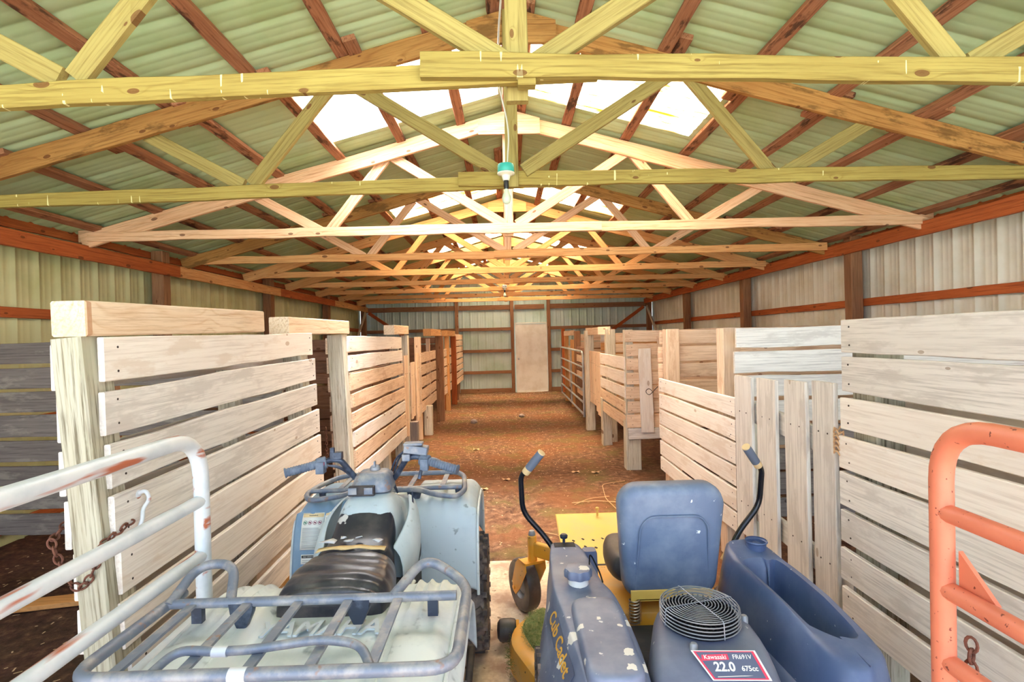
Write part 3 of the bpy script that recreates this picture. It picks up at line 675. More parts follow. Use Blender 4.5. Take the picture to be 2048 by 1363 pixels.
# ================================================================ QUAD BIKE
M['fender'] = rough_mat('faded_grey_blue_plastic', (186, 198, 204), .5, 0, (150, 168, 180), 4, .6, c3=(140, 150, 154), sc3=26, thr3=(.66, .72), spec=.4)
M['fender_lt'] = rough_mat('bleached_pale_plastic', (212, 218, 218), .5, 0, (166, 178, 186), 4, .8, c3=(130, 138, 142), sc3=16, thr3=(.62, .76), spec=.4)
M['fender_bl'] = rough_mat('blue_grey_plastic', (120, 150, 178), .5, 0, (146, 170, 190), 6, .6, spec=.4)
M['rack'] = rough_mat('dusty_steel_rack', (112, 120, 136), .5, .25, (166, 162, 160), 14, .8, c3=(140, 116, 108), sc3=26, thr3=(.64, .7))
M['vinyl'] = rough_mat('worn_black_vinyl', (40, 42, 52), .32, 0, (92, 86, 84), 5, .75, c3=(196, 192, 188), sc3=13, thr3=(.68, .70), spec=.5)
M['tape'] = rough_mat('wrinkled_black_tape', (44, 44, 54), .28, 0, (104, 98, 96), 9, .6, bump=.5)
M['foam'] = rough_mat('yellowed_foam', (214, 184, 132), .9)
M['torn'] = rough_mat('torn_silver_tape', (200, 202, 206), .4)
M['grip'] = rough_mat('grey_rubber_grip', (84, 96, 116), .6, 0, (120, 130, 146), 20, .6)
M['barm'] = rough_mat('dusty_black_bar', (46, 54, 72), .4, .3, (100, 112, 134), 18, .6)
M['tyre'] = rough_mat('dusty_tyre', (78, 72, 72), .9, 0, (150, 134, 124), 14, .8, bump=.4)
M['rim'] = rough_mat('grey_rim', (150, 154, 160), .5, .3)
M['under'] = rough_mat('dark_underbody', (52, 50, 54), .8, .1, (92, 80, 72), 8, .6)
M['label'] = rough_mat('label_white', (236, 238, 232), .5)
M['labelgrey'] = rough_mat('label_print', (128, 132, 140), .6)
M['labelcream'] = rough_mat('label_cream', (240, 218, 170), .5)
M['labelblack'] = rough_mat('label_black', (34, 36, 44), .5)
M['labelred'] = rough_mat('label_maroon', (150, 70, 96), .5)
M['labelgreen'] = rough_mat('label_green', (66, 140, 110), .5)
Q = empty('quad_bike', (-.57, 2.0, .041), 'dusty pale grey quad bike with steel racks parked on the plywood at the left', 'quad bike')
def ring_xz(y, cx, w, z0, z1, r=.3, n=6, wt=None):
    """rounded rectangle in a plane of constant y; wt top width"""
    wt = w if wt is None else wt; out = []; h = z1 - z0
    R = min(w, wt, h) * r
    for (sx_, sz_, a0) in ((1, 1, 0), (-1, 1, PI / 2), (-1, -1, PI), (1, -1, 3 * PI / 2)):
        ww = wt if sz_ > 0 else w
        for k in range(n):
            a = a0 + (PI / 2) * k / (n - 1)
            out.append(V((cx + sx_ * (ww / 2 - R) + R * math.cos(a), y, (z0 + h / 2) + sz_ * (h / 2 - R) + R * math.sin(a))))
    return out
def ring_xy(z, cx, cy, w, d, r=.3, n=6):
    out = []; R = min(w, d) * r
    for (sx_, sy_, a0) in ((1, 1, 0), (-1, 1, PI / 2), (-1, -1, PI), (1, -1, 3 * PI / 2)):
        for k in range(n):
            a = a0 + (PI / 2) * k / (n - 1)
            out.append(V((cx + sx_ * (w / 2 - R) + R * math.cos(a), cy + sy_ * (d / 2 - R) + R * math.sin(a), z)))
    return out
def tyre(parent, c, R, w, rim, lugs=22, name='wheel', knob=True, treadmat='tyre'):
    c = V(c); wh = bpy.data.objects.new(name, None); COL.objects.link(wh); wh.parent = parent; wh.location = c
    s = MB(); hw = w / 2
    prof = [(rim, -hw * .8), (rim + .02, -hw * .95), (R * .8, -hw), (R * .93, -hw * .88), (R * .975, -hw * .6), (R * .985, 0), (R * .975, hw * .6), (R * .93, hw * .88), (R * .8, hw), (rim + .02, hw * .95), (rim, hw * .8)]
    s.lathe(prof, (0, 0, 0), (1, 0, 0), 40, cap=False)
    if knob:
        for k in range(lugs):
            a = 2 * PI * k / lugs; Rm = Matrix.Rotation(a, 3, 'X')
            for sg in (-1, 1):
                tilt = Rm @ Matrix.Rotation(sg * .5, 3, 'Z')
                a2 = a + sg * PI / lugs * .5; Rm2 = Matrix.Rotation(a2, 3, 'X')
                s.box(Rm2 @ V((sg * w * .22, 0, R * .99)), (w * .40, .022, .026), Rm2 @ Matrix.Rotation(sg * .55, 3, 'Z'))
                s.box(Rm2 @ V((sg * hw * .93, 0, R * .90)), (.022, .024, .05), Rm2)
    s.build('tyre', treadmat, wh)
    s = MB(); s.lathe([(rim + .004, -hw * .8), (rim - .01, -hw * .3), (rim - .012, hw * .3), (rim + .004, hw * .8)], (0, 0, 0), (1, 0, 0), 28, cap=False)
    s.lathe([(rim - .008, -.004), (.05, hw * .35), (.03, hw * .5), (0, hw * .5)], (0, 0, 0), (1, 0, 0), 24, cap=False)
    s.lathe([(rim - .008, .004), (.05, -hw * .35), (.03, -hw * .5), (0, -hw * .5)], (0, 0, 0), (1, 0, 0), 24, cap=False)
    s.build('rim', 'rim', wh)
    return wh
for sg in (-1, 1):
    tyre(Q, (sg * .355, .70, .285), .275, .20, .15)
    tyre(Q, (sg * .33, -.56, .292), .28, .24, .14)
# under body: frame, engine, axles
s = MB()
s.loft([ring_xz(y, 0, w, a, b, .2) for y, w, a, b in ((-.75, .2, .35, .6), (-.4, .3, .25, .68), (0, .34, .2, .68), (.35, .34, .22, .72), (.75, .26, .3, .7), (.9, .2, .35, .6))])
s.tube([(-.34, -.56, .27), (.34, -.56, .27)], .03); s.tube([(-.34, .7, .27), (.34, .7, .27)], .022)
s.build('engine_block', 'under', Q)
s = MB()
for sg in (-1, 1):
    s.box((sg * .27, -.02, .27), (.2, .34, .03)); s.tube([(sg * .16, .3, .26), (sg * .4, .2, .27), (sg * .4, -.25, .27), (sg * .16, -.3, .26)], .016)
s.build('foot_board', 'under', Q)
# fender shells
def shell(prof, xs, zf=None, rib=None, seat_cut=None):
    rows = []
    for i, (y, z) in enumerate(prof):
        row = []
        for x in xs:
            dz = zf(x, y, i / (len(prof) - 1)) if zf else 0
            row.append(V((x, y, z + dz)))
        rows.append(row)
    return rows
def smooth_prof(pts, n=5):
    out = []
    P_ = [V((p[0], p[1], 0)) for p in pts]; P_ = [P_[0]] + P_ + [P_[-1]]
    for i in range(1, len(P_) - 2):
        for k in range(n):
            t = k / n; a, b, c, d_ = P_[i - 1], P_[i], P_[i + 1], P_[i + 2]
            q = .5 * ((2 * b) + (c - a) * t + (2 * a - 5 * b + 4 * c - d_) * t * t + (3 * b - a - 3 * c + d_) * t ** 3); out.append((q.x, q.y))
    out.append((P_[-2].x, P_[-2].y)); return out
def lins(a, b, n): return [a + (b - a) * i / n for i in range(n + 1)]
ff = smooth_prof([(1.02, .52), (.99, .70), (.9, .80), (.72, .835), (.52, .83), (.44, .79), (.40, .70), (.375, .58), (.36, .46)], 6)
for sg in (-1, 1):
    def zf(x, y, t, sg=sg):
        u = (abs(x) - .12) / .30
        rib = 0
        if .35 < t < .72:
            for c0 in (.30, .52, .74):
                rib += .012 * math.exp(-((u - c0) / .045) ** 2) * math.sin((t - .35) / .37 * PI)
        return rib - .05 * max(0, (u - .82) / .18) ** 2 * (1 if y > .45 else .3)
    s = MB(); s.grid(shell(ff, [sg * x for x in lins(.12, .42, 30)], zf))
    # outer lip and inner flange
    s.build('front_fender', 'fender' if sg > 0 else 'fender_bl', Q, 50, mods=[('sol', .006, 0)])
    s = MB(); s.tube([(sg * .425, y, z - .055 + (.02 if y < .44 else 0)) for y, z in ff], .007, 6); s.build('fender_lip', 'fender_lt', Q)
    if sg > 0:
        s = MB(); s.grid([[V((.125, y, z - q)) for q in (0, .06, .12)] for y, z in ff[14:]]); s.build('fender_flange', 'fender', Q, mods=[('sol', .005, 0)])
# centre console between the front fenders and tank cover
s = MB()
tank = [(-.02, .30, .155, .62, .80), (.06, .31, .22, .60, .905), (.10, .32, .23, .58, .945), (.18, .33, .22, .58, .965), (.28, .34, .20, .56, .94), (.42, .36, .18, .56, .86), (.62, .34, .22, .58, .83), (.9, .30, .22, .56, .78), (1.0, .26, .18, .5, .66)]
s.loft([ring_xz(y, 0, w, a, b, .28, 7, wt=wt) for y, w, wt, a, b in tank])
s.build('tank_cover', 'fender', Q, 60, mods=[('sub', 1)])
for sg in (-1, 1):   # knee panels flaring down and back
    s = MB(); rows = []
    for t in lins(0, 1, 12):
        y0 = .30 - .34 * t; x_ = .16 + .03 * math.sin(t * PI); zt = .90 - .06 * t - .05 * t * t
        rows.append([V((sg * (x_ - .035), y0, zt + .015)), V((sg * x_, y0, zt)), V((sg * (x_ + .018), y0 - .02 * t, zt - .10)), V((sg * (x_ + .012 - .03 * t), y0, zt - .22 + .06 * t)), V((sg * (x_ - .02), y0, zt - .32 + .1 * t))])
    s.grid(rows); s.build('knee_panel', 'fender', Q, 60, mods=[('sol', .006, 0), ('sub', 1)])
# seat
s = MB()
st = [(-.375, .26, .70, .77), (-.365, .33, .69, .805), (-.32, .36, .69, .832), (-.22, .355, .69, .84), (-.12, .32, .69, .835), (-.06, .285, .70, .835), (-.01, .26, .70, .852), (.04, .245, .72, .885), (.085, .24, .76, .925), (.10, .23, .80, .94)]
def seatring(y, w, z0, z1):
    r = []
    for k in range(25):
        a = PI * k / 24; cx_ = math.cos(a); sx_ = math.sin(a)
        r.append(V((w / 2 * (abs(cx_) ** .55) * (1 if cx_ > 0 else -1), y, z0 + (z1 - z0) * (sx_ ** .42 if sx_ > 0 else 0))))
    return r
s.loft([seatring(*q) for q in st[4:]]); s.build('seat', 'vinyl', Q, 60, mods=[('sub', 1)])
s = MB(); rr_ = [seatring(*q) for q in st[:5]]; full = []
for a, b in zip(rr_[:-1], rr_[1:]):
    for k in range(5): full.append([p.lerp(q, k / 5) for p, q in zip(a, b)])
full.append(rr_[-1])
for i, r in enumerate(full):
    for p in r:
        if p.z > .72: p.z += .006 * math.sin(i * 2.4 + p.x * 5 + 2 * noise.noise(p * 9)) + .007 * noise.noise(p * 26)
        p.z += 0; p.x *= 1.012
s.loft(full); s.build('taped_seat_cover', 'tape', Q, 70, mods=[('sub', 1)])
s = MB(); s.grid([[V((x, -.125 + .012 * noise.noise(V((x * 20, j, 0))) + .024 * j, .8425 + .002 * j - (abs(x) / .15) ** 4 * .02)) for x in lins(-.125, .12, 16)] for j in range(2)]); s.build('exposed_foam', 'foam', Q, mods=[('sol', .003, 1)])
for (x, y, w_, a_) in ((-.09, -.085, .085, .3), (-.02, -.075, .05, .9), (.01, -.05, .04, .2), (.09, -.09, .05, -.5), (-.05, -.05, .03, 1.4)):
    s = MB(); pts = [V((x + math.cos(a_ + q) * w_ * .5 * random.uniform(.6, 1), y + math.sin(a_ + q) * w_ * .28 * random.uniform(.6, 1), .852 + random.uniform(0, .012))) for q in [2 * PI * k / 7 for k in range(7)]]
    s.add(pts, [tuple(range(7))]); s.build('torn_patch', 'torn', Q, mods=[('sol', .002, 1)])
# rear fenders and tray
rf = smooth_prof([(-.99, .58), (-.97, .66), (-.9, .72), (-.7, .75), (-.45, .76), (-.3, .762), (-.20, .745), (-.12, .69), (-.07, .60), (-.05, .50)], 6)
def zr(x, y, t):
    u = abs(x); d = -.07 * max(0, (u - .34) / .1) ** 2 if u > .34 else 0
    if u < .21: d += -.03 * min(1, (.21 - u) / .03) * (1 if t > .22 else t / .22)
    if t > .40 and .23 < u < .44:
        for c0 in (.262, .30, .345, .39): d += .016 * math.exp(-((u - c0) / .009) ** 2) * min(1, (t - .40) / .12)
    if .235 < u < .40: d += .018 * min(1, (u - .235) / .015, (.40 - u) / .02) * (1 if .22 < t < .40 else 0)
    if u < .2 and t < .5: d += .012 * math.exp(-((t - .2) / .04) ** 2)
    return d
s = MB(); s.grid(shell(rf, lins(-.44, .44, 88), zr)); s.build('rear_fender', 'fender_lt', Q, 50, mods=[('sol', .006, -1)])
# raised lettering on the tray
M['emboss'] = rough_mat('embossed_pale_plastic', (188, 198, 202), .5)
text('YAMAHA', .105, (.0, -.455, .741), (1, 0, 0), (0, 1, .02), 'emboss', Q, 'embossed_lettering', .003, .002, .15, .85)
for sg in (-1, 1):
    s = MB(); s.tube(fillet([(sg * .225, -.13, .722), (sg * .225, -.38, .757), (sg * .235, -.88, .742), (sg * .40, -.88, .728), (sg * .405, -.30, .742), (sg * .40, -.12, .675)], .05, 6), .0065, 8); s.build('moulded_ridge', 'fender_lt', Q)
s = MB(); s.box((.06, -.90, .715), (.20, .05, .03)); s.build('tray_clip', 'under', Q)
# racks
def rack(name, parts, rt=.0125):
    o = bpy.data.objects.new(name, None); COL.objects.link(o); o.parent = Q
    for nm, pts, r, lp in parts:
        s = MB(); s.tube(fillet(pts, .07, 6, lp) if len(pts) > 2 else pts, r, 10, loop=lp); s.build(nm, 'rack', o)
    return o
zR = .83
parts = [('outer_bar', [(-.44, -.38, zR - .005), (-.45, -.80, zR), (.44, -.80, zR), (.44, -.40, zR + .005), (.30, -.32, zR + .06), (.22, -.46, zR)], .0155, False),
         ('front_bar', [(-.44, -.46, zR), (.41, -.46, zR)], .014, False),
         ('side_loop', [(-.43, -.47, zR), (-.42, -.33, zR + .06), (-.30, -.34, zR + .065), (-.255, -.46, zR)], .0145, False),
         ('inner_loop', [(-.27, -.79, zR), (-.25, -.72, zR + .015), (-.10, -.73, zR + .012), (.10, -.70, zR + .02), (.20, -.72, zR + .015), (.24, -.79, zR)], .011, False)]
rk = rack('rear_rack', parts)
for x in (-.36, -.20, -.05, .095, .24):
    s = MB(); s.box((x, -.63, zR), (.026, .34, .008)); s.build('slat', 'rack', rk)
for x in (-.22, .12): 
    s = MB(); s.loft([ring_xy(z, x, -.46, w, .03, .2, 3) for z, w in ((zR, .075), (zR - .03, .065), (zR - .07, .03))]); s.build('bracket', 'barm', rk)
for x in (-.35, .34):
    s = MB(); s.box((x, -.46, zR - .03), (.03, .02, .05)); s.build('bracket', 'barm', rk)
s = MB(); s.lathe([(.0165, -.02), (.0165, .02)], (-.06, -.80, zR), (1, 0, 0), 12); s.build('tape_wrap', 'torn', rk); s = MB(); s.lathe([(.0125, -.018), (.0125, .018)], (-.14, -.727, zR + .012), (1, 0, 0), 12); s.build('tape_wrap', 'torn', rk)
zF = .878
parts = [('outer_bar', [(-.28, .74, zF + .01), (.31, .74, zF + .01), (.345, .70, zF), (.365, .48, zF - .01), (.33, .41, zF - .02), (.22, .43, zF - .01), (.15, .48, zF), (.06, .48, zF), (-.06, .48, zF), (-.15, .48, zF), (-.22, .43, zF - .01), (-.35, .41, zF - .02), (-.39, .48, zF - .01), (-.36, .62, zF), (-.28, .74, zF + .01)][:-1], .0125, True),
         ('rear_bar', [(-.37, .50, zF), (.35, .50, zF)], .0115, False)]
rk = rack('front_rack', parts)
for x in (-.24, -.08, .10, .26):
    s = MB(); s.box((x * .98, .62, zF + .004), (.024, .25, .007)); s.build('slat', 'rack', rk)
for x, w in ((-.12, .08), (.12, .08), (-.32, .03), (.33, .03)):
    s = MB(); s.loft([ring_xy(z, x, .51, ww, .03, .2, 3) for z, ww in ((zF, w), (zF - .03, w * .8), (zF - .075, w * .45))]); s.build('bracket', 'barm', rk)
# handlebar group
hb = bpy.data.objects.new('handlebar', None); COL.objects.link(hb); hb.parent = Q
pts = fillet([(-.235, .185, 1.075), (-.17, .20, 1.095), (-.135, .21, 1.09), (-.07, .26, .975), (.07, .26, .975), (.145, .21, 1.09), (.19, .20, 1.10), (.25, .185, 1.075)], .045, 5)
s = MB(); s.tube(pts, .0125, 12); s.build('bar', 'barm', hb)
for sg, (a, b) in ((-1, ((-.225, .188, 1.078), (-.345, .15, 1.055))), (1, ((.24, .188, 1.078), (.365, .145, 1.05)))):
    a = V(a); b = V(b); d_ = (b - a).normalized(); L = (b - a).length
    pr_ = []
    for k in range(24): pr_.append((.0165 + (.0022 if k % 2 else 0), L * k / 24))
    s = MB(); s.lathe(pr_ + [(.021, L * .97), (.021, L), (0, L)], a, d_, 16); s.build('hand_grip', 'grip', hb)
    c = a - d_ * .018
    s = MB(); s.lathe([(.02, -.02), (.026, -.018), (.026, .018), (.02, .02)], c, d_, 14); s.box(c + V((0, -.012, -.014)), (.034, .04, .05)); s.build('switch_housing', 'grip', hb, mods=[('bev', .003)])
    s = MB(); s.tube(fillet([c + V((0, .03, 0)), c + V((sg * .03, .055, -.005)), b + V((-sg * .01, .055, -.012))], .02), .006, 8); s.build('brake_lever', 'rack', hb)
s = MB(); s.box((-.20, .17, 1.085), (.02, .012, .012)); s.build('switch_button', 'labelred', hb)
s = MB(); s.box((-.165, .2, 1.125), (.018, .018, .04)); s.box((-.15, .205, 1.11), (.05, .03, .03)); s.build('lever_clamp', 'barm', hb, mods=[('bev', .003)])
s = MB(); s.box((.185, .215, 1.125), (.10, .06, .035), Matrix.Rotation(.15, 3, 'Y')); s.box((.175, .21, 1.15), (.08, .05, .012)); s.box((.145, .20, 1.095), (.035, .03, .03)); s.build('brake_reservoir', 'rack', hb, mods=[('bev', .004)])
s = MB(); s.tube(fillet([(.215, .19, 1.06), (.21, .16, 1.04), (.205, .15, 1.015)], .01), .008, 8); s.build('thumb_throttle', 'barm', hb)
s = MB()
for off in (0, .012): s.tube(fillet([(-.2, .2 + off, 1.07), (-.14, .225 + off, 1.06 - off), (-.09, .28, .98), (-.06, .35, .90)], .05), .0045, 6)
s.build('cable', 'barm', hb)
s = MB()
for off in (0, .014): s.tube(fillet([(.15, .23, 1.13), (.10 - off, .26, 1.08), (.06 - off, .31, .98), (.07, .36, .9)], .05), .0045, 6)
s.build('cable', 'barm', hb)
s = MB(); s.loft([ring_xy(z, 0, .22 + (z - .95) * .2, w, d_, .3) for z, w, d_ in ((.96, .165, .14), (.985, .17, .145), (1.02, .145, .12), (1.034, .11, .09))]); s.build('key_console', 'rack', hb, 50, mods=[('bev', .004)])
s = MB(); s.lathe([(.022, 0), (.022, .012), (.016, .02), (0, .02)], (0, .25, 1.032), (0, -.2, 1), 16); s.box((0, .247, 1.06), (.006, .02, .022)); s.build('ignition_key', 'rack', hb)
s = MB(); s.box((-.03, .143, .975), (.105, .022, .04)); s.build('indicator_panel', 'under', hb, mods=[('bev', .003)])
for x in (-.065, .0):
    s = MB(); s.box((x, .130, .977), (.034, .006, .026)); s.build('indicator_lamp', 'rack', hb)
s = MB()
for x in (-.025, .025): s.lathe([(.006, 0), (.004, .004), (0, .004)], (x, .19, 1.028), (0, -.2, 1), 8)
s.build('screw', 'rack', hb)
# warning labels on the left front fender flank; the flank there is a plane through two heights
def flank(x, z):   # point on flank for a given height
    for (y0, z0), (y1, z1) in zip(ff[:-1], ff[1:]):
        if z1 <= z <= z0 and y0 < .5: return V((x, y0 + (y1 - y0) * (z0 - z) / (z0 - z1) - .007, z))
    return V((x, .40, z))
def fl_patch(name, x0, x1, z0, z1, mat, lift=0.0, par=Q):
    s = MB(); s.grid([[flank(x, z) + V((0, -lift, 0)) for x in (x0, x1)] for z in lins(z0, z1, 6)]); return s.build(name, mat, par, mods=[('sol', .0008, 0)])
def plate(x0, x1, z0, z1, hmat, hbody, hs, lines, gapz, icons=False):
    L = bpy.data.objects.new('warning_label', None); COL.objects.link(L); L.parent = Q
    fl_patch('label_sheet', x0, x1, z0, z1, 'label', .001, L)
    hh = hs * 1.5
    fl_patch('label_header', x0 + .003, x1 - .003, z1 - hh - .003, z1 - .003, hmat, .002, L)
    p = flank((x0 + x1) / 2, z1 - hh / 2 - .003) + V((0, -.0035, 0))
    up = (flank(0, z1) - flank(0, z1 - .03))
    if hbody: text(hbody, hs, p, (1, 0, 0), up, 'label' if hmat == 'labelblack' else 'labelblack', L, 'lettering', .0003, .0)
    z = z1 - hh - .012; k = 0
    if icons:
        for i, mt in enumerate(('labelgreen', 'labelred', 'labelred', 'labelred')):
            c = flank(x0 + (x1 - x0) * (.16 + .225 * i), z - .012) + V((0, -.003, 0))
            s = MB(); n_ = V((1, 0, 0)).cross(up).normalized(); u = V((1, 0, 0)); w = up.normalized()
            s.tube([c + u * math.cos(q) * .0085 + w * math.sin(q) * .0085 for q in [2 * PI * e / 14 for e in range(14)]], .0009, 4, loop=True)
            s.box(c, (.009, .001, .006), Matrix.Rotation(.4, 3, 'Y')); s.build('pictogram', mt, L)
        z -= .034
    while z > z0 + .006 and k < lines:
        fl_patch('printed_line', x0 + .006, x1 - .006 - random.choice((0, 0, .015, .004)), z - .0016, z, 'labelgrey', .002, L); z -= gapz; k += 1
plate(-.385, -.285, .645, .795, 'labelcream', 'WARNING', .0085, 16, .0058, True)
plate(-.282, -.205, .71, .797, 'labelcream', '', .006, 3, .007)
plate(-.278, -.22, .655, .70, 'labelblack', '', .005, 0, .006)
plate(-.378, -.292, .585, .625, 'labelblack', 'MAX WEIGHT LIMIT', .0075, 2, .008)
p = flank(-.235, .76) + V((0, -.004, 0)); up = flank(0, .78) - flank(0, .75)
s = MB(); s.tube([p + V((1, 0, 0)) * math.cos(q) * .013 + up.normalized() * math.sin(q) * .013 for q in [2 * PI * e / 16 for e in range(16)]], .0008, 4, loop=True); s.build('age_symbol', 'labelgrey', Q)
text('16', .013, p, (1, 0, 0), up, 'labelgrey', Q, 'lettering', .0003)
for z_ in (.677, .666): fl_patch('label_dot', -.252, -.246, z_ - .003, z_ + .003, 'labelblack', .003)
s = MB(); s.tube(fillet([(.155, .26, .93), (.17, .2, .84), (.15, .16, .80)], .05), .004, 6); s.build('cable', 'barm', Q)

# ================================================================ RIDE-ON MOWER
M['yellow'] = rough_mat('mower_yellow_paint', (236, 168, 54), .45, 0, (212, 176, 120), 4, .7, c3=(120, 90, 50), sc3=34, thr3=(.70, .73))
M['yellow_lt'] = rough_mat('mower_yellow_pan', (232, 192, 96), .5, 0, (216, 180, 120), 5, .6)
M['charcoal'] = rough_mat('dusty_charcoal_plastic', (92, 102, 130), .42, 0, (138, 146, 168), 3.5, .7, c3=(200, 204, 212), sc3=34, thr3=(.70, .73), spec=.5, splat=.42)
M['charcoal2'] = rough_mat('charcoal_engine_cover', (94, 102, 126), .5, 0, (124, 132, 152), 5, .6, c3=(214, 216, 220), sc3=26, thr3=(.725, .735), splat=.10)
M['decalgrey'] = rough_mat('decal_charcoal', (86, 94, 120), .5)
M['binblue'] = rough_mat('blue_charcoal_bin', (72, 90, 128), .38, 0, (104, 118, 150), 4, .7, c3=(200, 204, 212), sc3=30, thr3=(.72, .735), spec=.5)
M['seatgrey'] = rough_mat('dusty_seat_vinyl', (100, 116, 144), .45, 0, (140, 154, 174), 5, .7, c3=(222, 226, 230), sc3=22, thr3=(.715, .73))
M['seatdark'] = rough_mat('seat_cushion_vinyl', (70, 66, 66), .45, 0, (110, 104, 104), 6, .7)
M['lever'] = rough_mat('black_lever_paint', (22, 24, 32), .25, .2)
M['foamgrip'] = rough_mat('grey_foam_grip', (92, 102, 120), .7)
M['gripend'] = rough_mat('worn_tan_grip_end', (210, 182, 136), .7)
M['springsteel'] = rough_mat('spring_steel', (170, 156, 140), .35, .8)
M['guard'] = rough_mat('fan_guard_wire', (150, 156, 166), .35, .5)
M['fanblack'] = rough_mat('black_fan', (12, 13, 18), .7, spec=.2)
M['cub'] = rough_mat('decal_gold', (222, 168, 66), .5)
M['deccrimson'] = rough_mat('decal_crimson', (206, 62, 92), .5)
M['clip'] = rough_mat('grass_clippings', (108, 124, 70), .95, 0, (160, 158, 100), 60, .9)
M['neck'] = rough_mat('white_tank_neck', (240, 238, 230), .5)
Z = empty('riding_mower', (.61, 2.2, .034), 'yellow and charcoal zero turn riding mower with two lap bars parked at the right', 'lawn mower')
# wheels
for sg in (-1, 1):
    tyre(Z, (sg * .42, -.42, .254), .24, .20, .11, 26)
# chassis
s = MB()
for sg in (-1, 1): s.box((sg * .24, .05, .33), (.05, 1.55, .10))
s.box((0, -.55, .33), (.5, .3, .12)); s.box((0, -.28, .38), (.46, .3, .10)); s.build('chassis', 'under', Z)
s = MB(); prof = [(-.06, .36), (-.055, .44), (.0, .455), (.36, .455), (.40, .44)]
s.grid([[V((x, y, z)) for x in (-.30, .30)] for y, z in prof]); s.build('seat_platform', 'yellow', Z, mods=[('sol', .02, -1), ('bev', .004)])
s = MB(); prof = [(.56, .30), (.60, .33), (.68, .335), (1.02, .36), (1.20, .42), (1.22, .425)]
s.grid([[V((x, y, z)) for x in (-.30, -.29, .29, .30)] for y, z in prof])
hol = s.build('foot_pan', 'yellow_lt', Z, 30, mods=[('sol', .006, -1)])
for r_ in range(3):
    for c_ in range(8):
        s = MB(); s.box((-.22 + .06 * c_, .84 + .10 * r_ + (.02 if c_ % 2 else 0), .3485 + .005 * r_ + .003), (.009, .018, .004), Matrix.Rotation(.5, 3, 'Z')); s.build('tread_slot', 'under', hol, 0)
s = MB(); s.box((0, .48, .36), (.56, .16, .04)); s.build('cross_plate', 'under', Z, mods=[('bev', .004)])
s = MB(); s.tube([(-.03, 1.18, .42), (-.03, 1.18, .46)], .007); s.lathe([(0, -.012), (.010, -.008), (.013, 0), (.010, .008), (0, .012)], (-.03, 1.18, .467), (0, 0, 1), 12); s.build('deck_pin', 'yellow_lt', Z)
# front casters: pivot, arm, fork, wheel
for sg in (-1, 1):
    c = bpy.data.objects.new('front_caster', None); COL.objects.link(c); c.parent = Z; c.location = (sg * .48, .74, 0); cs = bpy.data.objects.new('swivel', None); COL.objects.link(cs); cs.parent = c; cs.rotation_euler = (0, 0, .42)
    s = MB(); s.lathe([(.026, .33), (.026, .47), (.02, .475)], (0, 0, 0), (0, 0, 1), 16); s.lathe([(.02, .475), (.02, .487), (.014, .5), (0, .5)], (0, 0, 0), (0, 0, 1), 16, 1); s.build('pivot', ['yellow', 'rim'], c)
    s = MB(); s.loft([[V((-sg * x, y - h, z)) for y, z in ((0, .36), (0, .44))] + [V((-sg * x, y + .045 - h, z)) for y, z in ((0, .44), (0, .36))] for x, h in ((0, .02), (.12, .12), (.22, .22))]); s.build('arm', 'yellow', c, mods=[('bev', .006)])
    s = MB()
    for q in (-1, 1):
        pf_ = [(-.03, .335), (.05, .335), (.09, .30), (.14, .18), (.135, .12), (.10, .11), (.05, .16), (-.04, .29)]
        s.loft([[V((q * .062 - .003, y, z)) for y, z in pf_], [V((q * .062 + .003, y, z)) for y, z in pf_]])
        s.lathe([(.012, 0), (.012, .008), (0, .01)], (q * .065, .115, .145), (q, 0, 0), 10)
    s.box((0, .01, .325), (.13, .08, .012)); s.build('fork', 'yellow', cs)
    tyre(cs, (0, .115, .15), .15, .085, .075, knob=False, name='wheel', treadmat='seatdark')
# deck
plan = []
def arc(cx, cy, r, a0, a1, n): return [(cx + r * math.cos(a0 + (a1 - a0) * k / n), cy + r * math.sin(a0 + (a1 - a0) * k / n)) for k in range(n + 1)]
plan = arc(-.36, .22, .26, PI * 1.1, PI * .45, 12) + arc(0, .36, .24, PI * .75, PI * .25, 8) + arc(.36, .22, .26, PI * .55, -PI * .1, 12) + [(.5, -.12), (-.5, -.12)]
def pl(z, k): return [V((x * k, (y - .15) * k + .15, z)) for x, y in plan]
s = MB(); s.loft([pl(.07, 1.0), pl(.15, 1.0), pl(.185, .985), pl(.20, .93), pl(.20, .80), pl(.215, .78), pl(.215, .4)]); s.build('mower_deck', 'yellow', Z, 50)
s = MB()
mr_ = []
for h_, q_ in ((.0, 1.0), (.022, .9), (.034, .6), (.038, .2)):
    mr_.append([V((-.45 + .10 * q_ * math.cos(a_) * (1 + .15 * math.sin(3 * a_)), .24 + .19 * q_ * math.sin(a_) * (1 + .12 * math.cos(4 * a_)), .20 + h_)) for a_ in [2 * PI * e_ / 24 for e_ in range(24)]])
s.loft(mr_)
for k in range(2600):
    a = random.random() * 2 * PI; r = .13 * random.random() ** .5; x = -.45 + r * math.cos(a) * .85; y = .24 + r * math.sin(a) * 1.5
    z = .205 + .040 * (1 - (r / .14) ** 2); v1 = V((random.uniform(-1, 1), random.uniform(-1, 1), random.uniform(-.1, .5))).normalized() * .018; v2 = V((v1.y, -v1.x, 0)).normalized() * .0012
    s.add([(x, y, z), V((x, y, z)) + v2, V((x, y, z)) + v1 + v2, V((x, y, z)) + v1], [(0, 1, 2, 3)])
for k in range(500):
    a = random.uniform(PI * .5, PI * 1.15); r = .265 + .012 * random.random(); x = -.36 + r * math.cos(a); y = .22 + r * math.sin(a); z = random.uniform(.04, .16)
    v1 = V((random.uniform(-1, 1), random.uniform(-1, 1), random.uniform(-.6, .3))).normalized() * .016; v2 = V((0, 0, .0015))
    s.add([(x, y, z), V((x, y, z)) + v2, V((x, y, z)) + v1 + v2, V((x, y, z)) + v1], [(0, 1, 2, 3)])
